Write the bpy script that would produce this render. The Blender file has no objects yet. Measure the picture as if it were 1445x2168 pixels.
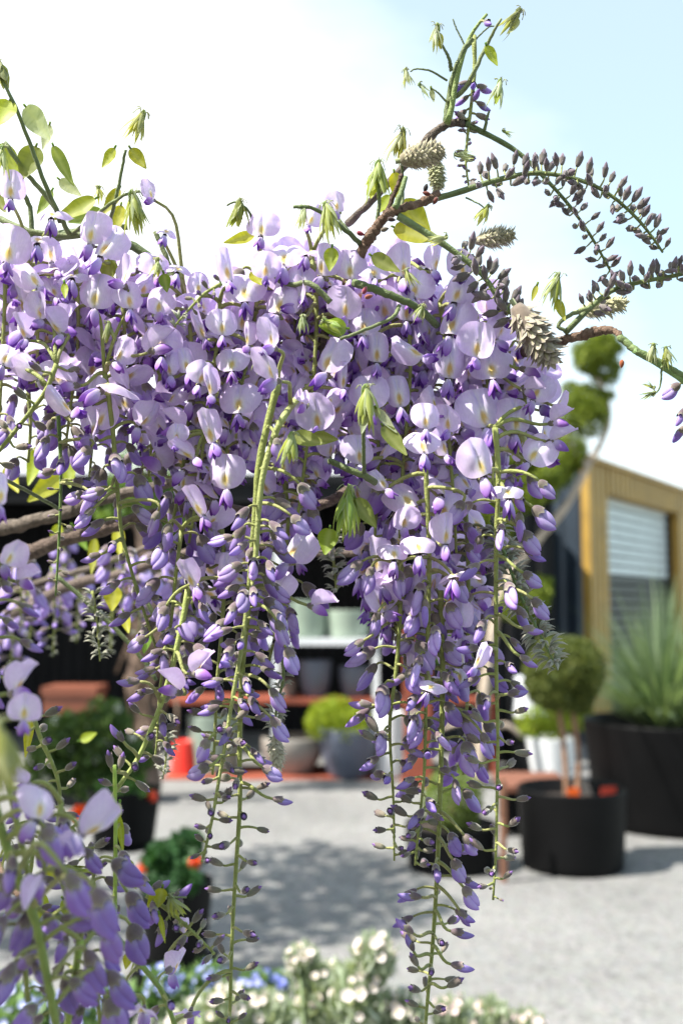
import bpy, math, random
from mathutils import Vector, Matrix
R = math.radians
random.seed(7)
SC = bpy.context.scene
COL = SC.collection

# ------------------------------------------------------------------ camera
W0, H0, FPX = 1445.0, 2168.0, 2200.0
TILT = R(5.2)
CAMP = Vector((0, 0, 1.25))
FWD = Vector((0, math.cos(TILT), math.sin(TILT)))
UPV = Vector((0, -math.sin(TILT), math.cos(TILT)))
RT = Vector((1, 0, 0))
cd = bpy.data.cameras.new('camera')
cam = bpy.data.objects.new('camera', cd)
COL.objects.link(cam)
SC.camera = cam
cam.location = CAMP
cam.rotation_euler = (math.pi/2 + TILT, 0, 0)
cd.sensor_fit = 'VERTICAL'
cd.sensor_height = 22.3
cd.sensor_width = 14.9
cd.lens = 22.3*FPX/H0
cd.clip_start = 0.02
cd.clip_end = 2000
cd.dof.use_dof = True
cd.dof.focus_distance = 0.505
cd.dof.aperture_fstop = 4.6
cd.dof.aperture_blades = 7

# ------------------------------------------------------------------ light
SUN = Vector((-0.52, -0.20, 0.80)).normalized()
sun_el = math.asin(SUN.z)
sun_az = math.atan2(SUN.x, SUN.y)
w = bpy.data.worlds.new('World'); SC.world = w; w.use_nodes = True
nt = w.node_tree; nt.nodes.clear()
N = nt.nodes.new; L = nt.links.new
out = N('ShaderNodeOutputWorld'); bg = N('ShaderNodeBackground')
sky = N('ShaderNodeTexSky'); sky.sky_type = 'NISHITA'; sky.sun_disc = False
sky.sun_elevation = sun_el; sky.sun_rotation = sun_az
sky.air_density = 1.0; sky.dust_density = 1.0; sky.ozone_density = 0.6
tc = N('ShaderNodeTexCoord'); mp = N('ShaderNodeMapping')
mp.inputs['Scale'].default_value = (1.0, 1.0, 2.2)
mp.inputs['Location'].default_value = (0.35, 0.0, 0.1)
nz = N('ShaderNodeTexNoise'); nz.inputs['Scale'].default_value = 2.1
nz.inputs['Detail'].default_value = 7; nz.inputs['Roughness'].default_value = 0.52
cr = N('ShaderNodeValToRGB')
cr.color_ramp.elements[0].position = 0.30; cr.color_ramp.elements[0].color = (0.36,)*3 + (1,)
cr.color_ramp.elements[1].position = 0.72; cr.color_ramp.elements[1].color = (1, 1, 1, 1)
sep = N('ShaderNodeSeparateXYZ')
m1 = N('ShaderNodeMath'); m1.operation = 'MULTIPLY_ADD'; m1.inputs[1].default_value = -0.75; m1.inputs[2].default_value = 0.0
m2 = N('ShaderNodeMath'); m2.operation = 'MULTIPLY_ADD'; m2.inputs[1].default_value = -1.15; m2.inputs[2].default_value = 0.47
m3 = N('ShaderNodeMath'); m3.operation = 'ADD'
m4 = N('ShaderNodeMath'); m4.operation = 'ADD'
mix = N('ShaderNodeMixRGB'); mix.inputs[2].default_value = (11.6, 12.0, 12.4, 1)
L(tc.outputs['Generated'], mp.inputs['Vector']); L(mp.outputs[0], nz.inputs['Vector'])
L(tc.outputs['Generated'], sep.inputs[0])
L(sep.outputs['X'], m1.inputs[0]); L(sep.outputs['Z'], m2.inputs[0])
L(m1.outputs[0], m3.inputs[0]); L(m2.outputs[0], m3.inputs[1])
L(nz.outputs['Fac'], m4.inputs[0]); L(m3.outputs[0], m4.inputs[1])
L(m4.outputs[0], cr.inputs[0]); L(cr.outputs[0], mix.inputs[0])
tint = N('ShaderNodeVectorMath'); tint.operation = 'MULTIPLY'; tint.inputs[1].default_value = (1.45, 2.15, 2.0)
L(sky.outputs[0], tint.inputs[0]); L(tint.outputs[0], mix.inputs[1]); L(mix.outputs[0], bg.inputs[0]); L(bg.outputs[0], out.inputs[0])
bg.inputs[1].default_value = 0.055
sl = bpy.data.lights.new('sun', 'SUN'); sl.energy = 5.0; sl.angle = R(0.5); sl.color = (1, .955, .87)
so = bpy.data.objects.new('sun', sl); COL.objects.link(so)
so.rotation_euler = SUN.to_track_quat('Z', 'Y').to_euler()
SC.view_settings.view_transform = 'Standard'; SC.view_settings.look = 'None'
SC.view_settings.exposure = 1.27; SC.view_settings.gamma = 1
SC.cycles.max_bounces = 9; SC.cycles.transmission_bounces = 6; SC.cycles.diffuse_bounces = 5
SC.cycles.use_denoising = True

# ------------------------------------------------------------------ mapping helpers
def ray(px, py):
    return FWD + RT*((px-W0/2)/FPX) + UPV*((H0/2-py)/FPX)
def P(px, py, d):                       # point at depth d along the view axis
    return CAMP + ray(px, py)*d
def ground(px, py):
    r = ray(px, py); t = -CAMP.z/r.z
    return CAMP + r*t
def atY(px, py, Y):                     # point in the plane y = Y
    r = ray(px, py); return CAMP + r*(Y/r.y)
CB = Matrix((RT, UPV, -FWD)).transposed()

# ------------------------------------------------------------------ mesh builder
class MB:
    def __init__(s): s.v = []; s.f = []; s.c = []
    def add(s, vs, fs, cs):
        o = len(s.v); s.v += [tuple(v) for v in vs]
        s.f += [tuple(i+o for i in f) for f in fs]
        s.c += cs if isinstance(cs, list) else [cs]*len(vs)
    def mesh(s, name, mats, smooth=True):
        me = bpy.data.meshes.new(name); me.from_pydata(s.v, [], s.f)
        a = me.color_attributes.new('Col', 'FLOAT_COLOR', 'POINT')
        a.data.foreach_set('color', [x for c in s.c for x in (c[0], c[1], c[2], 1.0)])
        for m in (mats if isinstance(mats, (list, tuple)) else [mats]): me.materials.append(m)
        if smooth: me.polygons.foreach_set('use_smooth', [True]*len(me.polygons))
        me.update(); return me
    def build(s, name, mats, parent=None, smooth=True, loc=None):
        return link(name, s.mesh(name, mats, smooth), parent)
    def box(s, a, b, c, rz=0, org=(0, 0, 0)):
        x0, y0, z0 = a; x1, y1, z1 = b
        vs = [Vector((x, y, z)) for x in (x0, x1) for y in (y0, y1) for z in (z0, z1)]
        M = Matrix.Translation(org) @ Matrix.Rotation(rz, 4, 'Z')
        s.add([M @ v for v in vs], [(0,1,3,2),(4,6,7,5),(0,4,5,1),(2,3,7,6),(0,2,6,4),(1,5,7,3)], c)
    def tube(s, pts, rad, col, n=6, cap=True):
        pts = [Vector(p) for p in pts]; k = len(pts)
        if not isinstance(rad, (list, tuple)): rad = [rad]*k
        ref = None; vs = []; cs = []
        for i, p in enumerate(pts):
            t = (pts[min(i+1, k-1)] - pts[max(i-1, 0)])
            if t.length < 1e-9: t = Vector((0, 0, 1))
            t.normalize()
            if ref is None:
                ref = t.orthogonal().normalized()
            ref = (ref - t*ref.dot(t)).normalized(); b = t.cross(ref)
            c = col(i/(k-1)) if callable(col) else col
            for j in range(n):
                a = 2*math.pi*j/n
                vs.append(p + (ref*math.cos(a) + b*math.sin(a))*rad[i]); cs.append(c)
        fs = [(i*n+j, i*n+(j+1) % n, (i+1)*n+(j+1) % n, (i+1)*n+j) for i in range(k-1) for j in range(n)]
        if cap: fs += [tuple(range(n-1, -1, -1)), tuple(range((k-1)*n, k*n))]
        s.add(vs, fs, cs)
    def lathe(s, prof, col, org=(0, 0, 0), n=40, cap=False):
        o = Vector(org); vs = []; cs = []
        for i, (r, z) in enumerate(prof):
            c = col(i/(len(prof)-1)) if callable(col) else col
            for j in range(n):
                a = 2*math.pi*j/n; vs.append(o + Vector((r*math.cos(a), r*math.sin(a), z))); cs.append(c)
        k = len(prof)
        fs = [(i*n+j, i*n+(j+1) % n, (i+1)*n+(j+1) % n, (i+1)*n+j) for i in range(k-1) for j in range(n)]
        if cap: fs.append(tuple(range(n-1, -1, -1))); fs.append(tuple(range((k-1)*n, k*n)))
        s.add(vs, fs, cs)

def link(name, data, parent=None):
    o = bpy.data.objects.new(name, data); COL.objects.link(o)
    if parent is not None: o.parent = parent
    return o
def tag(o, label=None, cat=None, group=None, kind=None):
    if label: o['label'] = label
    if cat: o['category'] = cat
    if group: o['group'] = group
    if kind: o['kind'] = kind
    return o
def empty(name, loc=(0, 0, 0)):
    o = link(name, None); o.location = loc; return o
def part(name, mb, mat, root, smooth=True):        # mb in world coordinates, root may be offset
    o = mb.build(name, mat, root, smooth)
    r = root; off = Vector((0, 0, 0))
    while r is not None: off += Vector(r.location); r = r.parent
    o.location = -off
    return o
def mixc(a, b, t):
    t = max(0, min(1, t)); return tuple(a[i]*(1-t)+b[i]*t for i in range(3))
def sm(a, b, x):
    t = max(0, min(1, (x-a)/(b-a))); return t*t*(3-2*t)
def spline(pts, n):                                # Catmull-Rom through points
    pts = [Vector(p) for p in pts]
    if len(pts) == 2: return [pts[0].lerp(pts[1], i/(n-1)) for i in range(n)]
    e = [pts[0]*2-pts[1]] + pts + [pts[-1]*2-pts[-2]]
    segs = len(pts)-1; res = []
    for i in range(n):
        u = i/(n-1)*segs; k = min(int(u), segs-1); t = u-k
        a, b, c, d = e[k:k+4]
        res.append(0.5*((2*b)+(c-a)*t+(2*a-5*b+4*c-d)*t*t+(3*b-a-3*c+d)*t**3))
    return res

# ------------------------------------------------------------------ materials
def material(name, base=None, rough=0.6, transl=0.0, tcol=1.0, sheen=0.0, var=0.0, hue=0.0, noise=0.0, nscale=20, bump=0.0, bscale=60,
             spec=0.5, metal=0.0, stretch=None, sat=1.0):
    m = bpy.data.materials.new(name); m.use_nodes = True
    t = m.node_tree; b = t.nodes['Principled BSDF']; o = t.nodes['Material Output']
    A = t.nodes.new; K = t.links.new
    b.inputs['Roughness'].default_value = rough; b.inputs['Metallic'].default_value = metal
    b.inputs['Specular IOR Level'].default_value = spec
    if sheen:
        b.inputs['Sheen Weight'].default_value = sheen; b.inputs['Sheen Roughness'].default_value = 0.4
    if base is None:
        c = A('ShaderNodeAttribute'); c.attribute_name = 'Col'; cur = c.outputs['Color']
    else:
        c = A('ShaderNodeRGB'); c.outputs[0].default_value = (*base, 1); cur = c.outputs[0]
    hs = None
    if var or hue:
        oi = A('ShaderNodeObjectInfo'); hs = A('ShaderNodeHueSaturation')
        mr = A('ShaderNodeMapRange'); mr.inputs[3].default_value = 1-var; mr.inputs[4].default_value = 1+var
        K(oi.outputs['Random'], mr.inputs[0]); K(mr.outputs[0], hs.inputs['Value'])
        if hue:
            mm = A('ShaderNodeMath'); mm.operation = 'MULTIPLY'; mm.inputs[1].default_value = 7.13
            fr = A('ShaderNodeMath'); fr.operation = 'FRACT'
            mh = A('ShaderNodeMapRange'); mh.inputs[3].default_value = .5-hue; mh.inputs[4].default_value = .5+hue
            K(oi.outputs['Random'], mm.inputs[0]); K(mm.outputs[0], fr.inputs[0]); K(fr.outputs[0], mh.inputs[0]); K(mh.outputs[0], hs.inputs['Hue'])
        K(cur, hs.inputs['Color']); cur = hs.outputs[0]
    tcn = A('ShaderNodeTexCoord'); vec = tcn.outputs['Object']
    if stretch:
        mpn = A('ShaderNodeMapping'); mpn.inputs['Scale'].default_value = stretch; K(vec, mpn.inputs[0]); vec = mpn.outputs[0]
    if noise:
        n = A('ShaderNodeTexNoise'); n.inputs['Scale'].default_value = nscale; n.inputs['Detail'].default_value = 6
        K(vec, n.inputs['Vector'])
        r2 = A('ShaderNodeMapRange'); r2.inputs[1].default_value = 0.25; r2.inputs[2].default_value = 0.75
        r2.inputs[3].default_value = 1-noise; r2.inputs[4].default_value = 1+noise
        K(n.outputs['Fac'], r2.inputs[0])
        mu = A('ShaderNodeVectorMath'); mu.operation = 'SCALE'; K(cur, mu.inputs[0]); K(r2.outputs[0], mu.inputs['Scale']); cur = mu.outputs[0]
    if bump:
        n = A('ShaderNodeTexNoise'); n.inputs['Scale'].default_value = bscale; n.inputs['Detail'].default_value = 5
        K(vec, n.inputs['Vector'])
        bp = A('ShaderNodeBump'); bp.inputs['Strength'].default_value = bump; bp.inputs['Distance'].default_value = 0.002 if bscale > 100 else 0.01
        K(n.outputs['Fac'], bp.inputs['Height']); K(bp.outputs[0], b.inputs['Normal'])
    K(cur, b.inputs['Base Color'])
    if transl:
        tr = A('ShaderNodeBsdfTranslucent'); ms = A('ShaderNodeMixShader'); ms.inputs[0].default_value = transl
        if tcol != 1.0:
            sc2 = A('ShaderNodeVectorMath'); sc2.operation = 'MULTIPLY'
            sc2.inputs[1].default_value = tcol if isinstance(tcol, tuple) else (tcol,)*3
            K(cur, sc2.inputs[0]); K(sc2.outputs[0], tr.inputs[0])
        else: K(cur, tr.inputs[0])
        K(b.outputs[0], ms.inputs[1]); K(tr.outputs[0], ms.inputs[2]); K(ms.outputs[0], o.inputs[0])
    return m

M_PETAL = material('petal', rough=.45, transl=.42, tcol=(1.02, .97, 1.06), sheen=.04, var=.10, hue=.012, noise=.07, nscale=9, stretch=(6, 1, 1), spec=.3)
M_CALYX = material('calyx_fuzz', rough=.8, sheen=.6, var=.22, hue=.03, noise=.22, nscale=18, spec=.2)
M_STEM = material('green_stem', rough=.6, sheen=.12, noise=.22, nscale=260, bump=.4, bscale=900, spec=.3)
M_BARK = material('wisteria_bark', rough=.85, noise=.5, nscale=300, bump=.9, bscale=700, spec=.2)
M_BARKBG = material('rough_bark', rough=.9, noise=.5, nscale=12, bump=.8, bscale=25, spec=.1)
M_LEAF = material('young_leaf', rough=.5, transl=.5, tcol=(1.25, 1.2, .55), sheen=.08, var=.18, hue=.02, noise=.15, nscale=12, spec=.35)
M_WOOL = material('woolly_bract', rough=.9, transl=.15, sheen=.7, noise=.25, nscale=300, var=.08, spec=.1)
M_BGLEAF = material('garden_leaf', rough=.6, transl=.35, tcol=(1.1, 1.15, .5), spec=.3)
M_BLACKPOT = material('black_plastic', base=(.0028, .0028, .0032), rough=.55, noise=.3, nscale=6, spec=.14)
M_GLAZE = material('pot_glaze', rough=.45, noise=.12, nscale=9, bump=.1, bscale=20)
M_WHITEMETAL = material('painted_metal', base=(.68, .70, .72), rough=.4, noise=.06, nscale=8)
M_RUST = material('rusted_timber', base=(.24, .055, .028), rough=.75, noise=.4, nscale=7, bump=.3, bscale=30)
M_SOIL = material('potting_soil', base=(.03, .02, .015), rough=.95, noise=.5, nscale=40, bump=.8, bscale=80)
M_WOOD = material('garden_wood', rough=.8, noise=.35, nscale=30, bump=.4, bscale=60)
M_DARK = material('dark_cladding', base=(.006, .0065, .008), rough=.6, noise=.3, nscale=4, spec=.2)
M_BLUEWALL = material('blue_grey_cladding', base=(.022, .034, .050), rough=.5, noise=.2, nscale=3)
M_GOLD = material('gold_cladding', base=(.35, .21, .036), rough=.55, noise=.2, nscale=5)
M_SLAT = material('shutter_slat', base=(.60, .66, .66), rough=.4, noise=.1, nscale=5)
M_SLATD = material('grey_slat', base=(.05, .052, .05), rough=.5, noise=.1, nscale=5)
M_FLOWERBG = material('garden_petal', rough=.6, transl=.35)

# ground: gravel
gm = bpy.data.materials.new('gravel'); gm.use_nodes = True
t = gm.node_tree; b = t.nodes['Principled BSDF']; b.inputs['Roughness'].default_value = .9
tcn = t.nodes.new('ShaderNodeTexCoord')
v = t.nodes.new('ShaderNodeTexVoronoi'); v.inputs['Scale'].default_value = 42
n1 = t.nodes.new('ShaderNodeTexNoise'); n1.inputs['Scale'].default_value = 1.3; n1.inputs['Detail'].default_value = 9; n1.inputs['Roughness'].default_value = .68
r1 = t.nodes.new('ShaderNodeValToRGB')
r1.color_ramp.elements[0].position = .3; r1.color_ramp.elements[0].color = (.135, .134, .131, 1)
r1.color_ramp.elements[1].position = .72; r1.color_ramp.elements[1].color = (.20, .196, .19, 1)
mm = t.nodes.new('ShaderNodeMixRGB'); mm.blend_type = 'MULTIPLY'; mm.inputs[0].default_value = .4
hsv = t.nodes.new('ShaderNodeHueSaturation'); hsv.inputs['Saturation'].default_value = .12; hsv.inputs['Value'].default_value = 1.5
t.links.new(tcn.outputs['Object'], v.inputs['Vector']); t.links.new(tcn.outputs['Object'], n1.inputs['Vector'])
t.links.new(n1.outputs['Fac'], r1.inputs[0]); t.links.new(r1.outputs[0], mm.inputs[1])
t.links.new(v.outputs['Color'], hsv.inputs['Color']); t.links.new(hsv.outputs[0], mm.inputs[2])
t.links.new(mm.outputs[0], b.inputs['Base Color'])
bp = t.nodes.new('ShaderNodeBump'); bp.inputs['Strength'].default_value = .7; bp.inputs['Distance'].default_value = .01
t.links.new(v.outputs['Distance'], bp.inputs['Height']); t.links.new(bp.outputs[0], b.inputs['Normal'])
g = MB(); g.add([(-400, -400, 0), (400, -400, 0), (400, 400, 0), (-400, 400, 0)], [(0, 1, 2, 3)], (.4,.4,.4))
tag(g.build('ground', gm), kind='structure')

# =================================================================== BUILDINGS
def shed():
    root = empty('open_shed', (-1.0, 8.45, 0)); tag(root, 'black open fronted shed with dark interior behind the pot shelves', 'shed')
    x0, x1, y0, y1, h = -4.6, 1.72, 8.45, 10.6, 2.25
    c = (.01, .01, .01)
    def ribbed(mb, p, q, z0, z1, nrm, step=.12):
        p = Vector(p); q = Vector(q); d = q-p; n = int(d.length/step); u = d/n; nv = Vector(nrm)*.03
        vs = []; 
        for i in range(n):
            for a, o in ((0, 0), (.2, 1), (.5, 1), (.7, 0)):
                pt = p+u*(i+a)+nv*o; vs += [(pt.x, pt.y, z0), (pt.x, pt.y, z1)]
        vs += [(q.x, q.y, z0), (q.x, q.y, z1)]
        k = len(vs)//2
        mb.add(vs, [(2*i, 2*i+2, 2*i+3, 2*i+1) for i in range(k-1)], c)
    m = MB(); ribbed(m, (x0, y1, 0), (x1, y1, 0), 0, h, (0, -1, 0)); part('back_wall', m, M_DARK, root, False)
    m = MB(); ribbed(m, (x1, y0+.1, 0), (x1, y1, 0), 0, h, (1, 0, 0)); part('side_wall', m, M_DARK, root, False)
    m = MB(); ribbed(m, (x0, y0+.1, 0), (x0, y1, 0), 0, h, (-1, 0, 0)); part('side_wall', m, M_DARK, root, False)
    # front returns either side of the opening
    m = MB(); ribbed(m, (.95, y0+.05, 0), (x1, y0+.05, 0), 0, h-.15, (0, -1, 0)); part('front_wall', m, M_DARK, root, False)
    m = MB(); m.box((x0-.05, y0-.03, h), (x1+.05, y1+.05, h+.08), c); part('roof', m, M_DARK, root, False)
    m = MB(); m.box((x0, y0, h-.15), (x1, y0+.08, h-.002), c); part('beam', m, M_DARK, root, False)
    return ribbed
ribbed = shed()

def gold_building():
    A = Vector((2.27, 9.6, 0)); B = Vector((6.2, 15.7, 0)); d = (B-A).normalized(); nrm = Vector((d.y, -d.x, 0)); H = 2.60
    Lw = (B-A).length
    root = empty('warehouse', A); tag(root, 'warehouse unit with gold metal trim, blue grey side wall and roller shutter', 'building')
    def pt(s, o, z): return A + d*s + nrm*o + Vector((0, 0, z))
    def slab(mb, s0, s1, o0, o1, z0, z1, lean=0):
        vs = [pt(s, o, z) for s in (s0, s1) for o in (o0, o1) for z in (z0, z1)]
        mb.add(vs, [(0,1,3,2),(4,6,7,5),(0,4,5,1),(2,3,7,6),(0,2,6,4),(1,5,7,3)], (.4,.3,.1))
    # gold corner column (ribbed), fascia, far column
    m = MB()
    for i in range(4): slab(m, .0+i*.135, .105+i*.135, 0, .03, 0, H)
    slab(m, 0, .54, -.05, -.001, 0, H)
    part('corner_column', m, M_GOLD, root, False)
    m = MB()
    n = 44; s0, s1 = .545, Lw
    for i in range(n):
        a = s0+(s1-s0)*i/n; slab(m, a, a+(s1-s0)/n*.72, 0, .04, H-.26, H)
    slab(m, s0, s1, -.10, -.001, H-.26, H)
    part('fascia', m, M_GOLD, root, False)
    m = MB(); slab(m, -.03, Lw, -.12, .07, H+.002, H+.05); part('roof_trim', m, M_GOLD, root, False)
    m = MB(); slab(m, 3.06, 3.8, -.09, .03, 0, H-.262); part('door_post', m, M_GOLD, root, False)
    # roller shutter
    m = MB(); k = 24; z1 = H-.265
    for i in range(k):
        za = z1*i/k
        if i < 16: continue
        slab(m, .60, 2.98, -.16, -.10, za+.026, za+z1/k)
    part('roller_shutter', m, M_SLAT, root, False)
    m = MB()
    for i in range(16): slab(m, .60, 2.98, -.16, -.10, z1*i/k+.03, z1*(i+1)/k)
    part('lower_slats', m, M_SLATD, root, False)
    m = MB(); slab(m, .545, 3.058, -.26, -.20, 0, z1-.001); slab(m, .545, .598, -.198, -.06, 0, z1-.002); slab(m, 2.985, 3.058, -.198, -.06, 0, z1-.002); part('door_lining', m, M_DARK, root, False)
    # rear volume
    m = MB(); e = -nrm
    q = A - nrm*.051 + d*.002
    ribbed(m, q, q + e*4.0, .0, H-.04, -d, .16); part('side_wall', m, M_BLUEWALL, root, False)
    m = MB(); slab(m, 3.81, Lw, -.3, -.2, 0, H-.262); part('front_wall', m, M_BLUEWALL, root, False)
    m = MB(); slab(m, 0, Lw, -4.1, -.13, H-.035, H-.0); part('roof', m, M_BLUEWALL, root, False)
gold_building()

# =================================================================== GARDEN OBJECTS
def leafcloud(mb, centers, n, size, c1, c2, rng, shell=.55, aspect=.5, up=0.0):
    tot = sum(c[1]**2 for c in centers)
    for (c, r) in centers:
        k = int(n*r*r/tot)
        for _ in range(k):
            dv = Vector((rng.gauss(0, 1), rng.gauss(0, 1), rng.gauss(0, 1))).normalized()
            rr = r*(shell+(1-shell)*rng.random()**.5)*(1+.12*math.sin(5*dv.x+3*dv.z+r*9)*math.sin(4*dv.y+2))
            p = Vector(c)+dv*rr
            a = Vector((rng.gauss(0, 1), rng.gauss(0, 1), rng.gauss(0, 1)+up)).normalized()*size*rng.uniform(.6, 1.3)
            bb = a.orthogonal().normalized(); bb.rotate(Matrix.Rotation(rng.uniform(0, 6.28), 3, a)) 
            bb = bb*a.length*aspect
            col = mixc(c1, c2, rng.random()**1.3)
            mb.add([p-a*.5, p+bb*.5, p+a*.5, p-bb*.5], [(0, 1, 2, 3)], col)

def pot_mesh(mb, c, rt, rb, h, col, wall=.02, round_=False, n=48):
    if round_:
        prof = []
        for i in range(15):
            t = i/14; prof.append((rb+(rt-rb)*math.sin(t*math.pi/2*1.0)**.8*(1+.10*math.sin(t*math.pi)), h*t))
        rtop = prof[-1][0]
    else:
        prof = [(rb-.01, 0), (rb, .01)] + [(rb+(rt-rb)*t, h*t) for t in (.1, .3, .5, .7, .9, .97)] + [(rt, h-.004)]
        rtop = rt
    prof = [(.0005, 0)] + prof + [(rtop-wall*.3, h), (rtop-wall, h-.004), (rtop-wall, h*.80), (.0005, h*.79)]
    mb.lathe(prof, col, c, n)

def potbase(px, py, wpx):           # front-bottom pixel and width in pixels -> centre and radius
    g0 = ground(px, py); r = wpx/2*g0.y/FPX
    Y = g0.y + r; r = wpx/2*Y/FPX
    return Vector((ray(px, py).x*Y/ray(px, py).y, Y, 0)), r

def tuft_grass(mb, c, n, h, spread, rng, cols, wd=.012):
    for _ in range(n):
        a = rng.uniform(0, 6.283); e = rng.random()**.7*spread; l = h*rng.uniform(.65, 1.05)
        dirh = Vector((math.cos(a), math.sin(a), 0)); side = Vector((-math.sin(a), math.cos(a), 0))
        col = mixc(cols[0], cols[1], rng.random()); vs = []
        for i in range(7):
            t = i/6
            p = Vector(c)+dirh*(.03+l*math.sin(e)*t*(.75+.35*t)) + Vector((0, 0, l*(math.cos(e)*t - .30*e*t**2.6)))
            ww = wd*(1-t*.92)
            vs += [p-side*ww, p+side*ww]
        mb.add(vs, [(2*i, 2*i+1, 2*i+3, 2*i+2) for i in range(6)], col)

rg = random.Random(3)
# --- topiary standard in black pot
c, r = potbase(1212, 1862, 222)
hp = (1858-1700)/FPX*c.y*1.02
t_ = empty('black_pot', c); tag(t_, 'black pot on the gravel holding the ball topiary with two stems', 'pot', 'black nursery pots on the gravel')
m = MB(); pot_mesh(m, c, r, r*.93, hp, (.01,)*3, .018); part('pot_body', m, M_BLACKPOT, t_)
m = MB(); m.lathe([(.0005, hp*.82), (r*.93, hp*.81)], (.1,)*3, c); part('soil', m, M_SOIL, t_)
tp = empty('topiary_ball', c+Vector((0, 0, hp*.8))); tag(tp, 'round clipped topiary ball on two thin bare stems', 'topiary')
bc = atY(1192, 1428, c.y)
m = MB()
for dx in (-.035, .03):
    b0 = c+Vector((dx*.7, 0, hp*.8)); m.tube(spline([b0, b0+Vector((dx*.3+.01, .01, .2)), bc+Vector((dx, 0, -.08))], 9), .014, (.22, .12, .07), 8)
part('stem', m, M_WOOD, tp)
m = MB(); rr = 84/FPX*c.y; leafcloud(m, [(bc, rr)], 15000, .020, (.05, .075, .014), (.17, .19, .045), rg, .35, .7); part('crown', m, M_BGLEAF, tp)
for i, (px, py, w_, h_, col, lab) in enumerate([(1213, 1686, 26, 34, (.9, .13, .01), 'bright orange plant label in the topiary pot'), (1287, 1676, 34, 20, (.6, .06, .03), 'red plant label at the right rim of the topiary pot')]):
    Yt = c.y-(.05 if i == 0 else -.02); p = atY(px, py, Yt); s_ = Yt/FPX; m = MB()
    m.box((-w_*s_/2, -.002, -h_*s_/2), (w_*s_/2, .002, h_*s_/2), col, R(12), p)
    m.box((-.004, -.0015, -h_*s_/2-.07), (.004, .0015, -h_*s_/2-.0005), col, R(12), p)
    tag(part('plant_label', m, M_GLAZE, None, False) if False else m.build('plant_label', M_GLAZE, None, False), lab, 'label')

# --- big pot with grass
c, r = potbase(1430, 1782, 368)
hp = (1775-1575)/FPX*c.y*1.06
t_ = empty('black_pot', c); tag(t_, 'very large black pot holding the spiky grass plant', 'pot', 'black nursery pots on the gravel')
m = MB(); pot_mesh(m, c, r, r*.88, hp, (.01,)*3, .03); part('pot_body', m, M_BLACKPOT, t_)
m = MB(); m.lathe([(.0005, hp*.84), (r*.93, hp*.82)], (.1,)*3, c); part('soil', m, M_SOIL, t_)
gr = empty('spiky_grass', c+Vector((-.03, 0, hp*.8))); tag(gr, 'fountain of blue green spiky grass leaves in the very large pot', 'plant')
m = MB(); tuft_grass(m, c+Vector((-.06, 0, hp*.8)), 700, 1.0, 1.02, rg, ((.06, .11, .06), (.26, .33, .20)), .011); part('leaves', m, M_BGLEAF, gr)

# --- small ball in black pot
c, r = potbase(955, 1860, 190)
hp = (1855-1765)/FPX*c.y
t_ = empty('black_pot', c); tag(t_, 'low black pot behind the hanging racemes holding a small green ball shrub', 'pot', 'black nursery pots on the gravel')
m = MB(); pot_mesh(m, c, r, r*.93, hp, (.01,)*3, .018); part('pot_body', m, M_BLACKPOT, t_)
m = MB(); m.lathe([(.0005, hp*.86), (r*.93, hp*.85)], (.1,)*3, c); part('soil', m, M_SOIL, t_)
bc = atY(958, 1688, c.y); rr = 62/FPX*c.y
s_ = empty('ball_shrub', c+Vector((0, 0, hp*.8))); tag(s_, 'small pale green ball shrub in the low black pot', 'shrub')
m = MB(); m.tube([c+Vector((0, 0, hp*.8)), bc], .015, (.2, .12, .07)); part('stem', m, M_WOOD, s_)
m = MB(); leafcloud(m, [(bc, rr), (bc+Vector((.03, 0, -.05)), rr*.8)], 4200, .022, (.10, .16, .03), (.25, .30, .09), rg, .6); part('crown', m, M_BGLEAF, s_)

# --- wooden stake
g0 = ground(1066, 1868); m = MB(); zt = atY(1066, 1650, g0.y).z
m.box((-.012, -.012, 0), (.012, .012, zt), (.20, .09, .05), .2, g0)
tag(m.build('wooden_stake', M_WOOD, None, False), 'thin brown wooden stake standing beside the topiary pot', 'stake')
# --- low bench with black trays behind
g0 = ground(1090, 1760); zt = atY(1100, 1655, g0.y).z
t_ = empty('low_bench', g0); tag(t_, 'low dark bench with a brown top behind the topiary pot', 'bench')
m = MB(); m.box((-.08, -.15, zt-.03), (.30, .35, zt), (.16, .06, .035), 0, g0); part('bench_top', m, M_WOOD, t_, False)
m = MB(); m.box((-.05, -.12, 0.02), (.27, .30, zt-.032), (.01,)*3, 0, g0); part('crate_body', m, M_BLACKPOT, t_, False)
for sx in (-.065, .285):
    m = MB(); m.box((sx-.012, -.145, 0), (sx+.012, -.121, zt-.031), (.01,)*3, 0, g0); part('leg', m, M_BLACKPOT, t_, False)

# --- white pots with shrubs near right
def potted(px, ytop, ybot, wtop, wbot, Y, col, potname, label, round_=False, group=None, onz=None):
    top = atY(px, ytop, Y); bot = atY(px, ybot, Y); k = Y/FPX
    o = empty(potname, bot); tag(o, label, 'pot', group)
    m = MB(); pot_mesh(m, bot, wtop/2*k, wbot/2*k, top.z-bot.z, col, .014, round_, 36); part('pot_body', m, M_GLAZE, o)
    return o, top, bot
zz = ground(1190, 1655)
o, top, bot = potted(1168, 1560, 1655, 108, 78, zz.y, (.72, .74, .76), 'white_pot', 'white tapered pot below the lime green shrub beside the topiary stems')
s_ = empty('lime_shrub', top); tag(s_, 'loose lime green shrub in the white tapered pot', 'shrub')
m = MB(); cc = [(atY(x, y, zz.y), r_/FPX*zz.y) for x, y, r_ in ((1125, 1530, 34), (1165, 1515, 38), (1205, 1510, 40), (1240, 1525, 26), (1160, 1550, 30))]
leafcloud(m, cc, 2600, .035, (.16, .24, .02), (.40, .46, .05), rg, .3); part('foliage', m, M_BGLEAF, s_)
m = MB(); 
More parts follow.
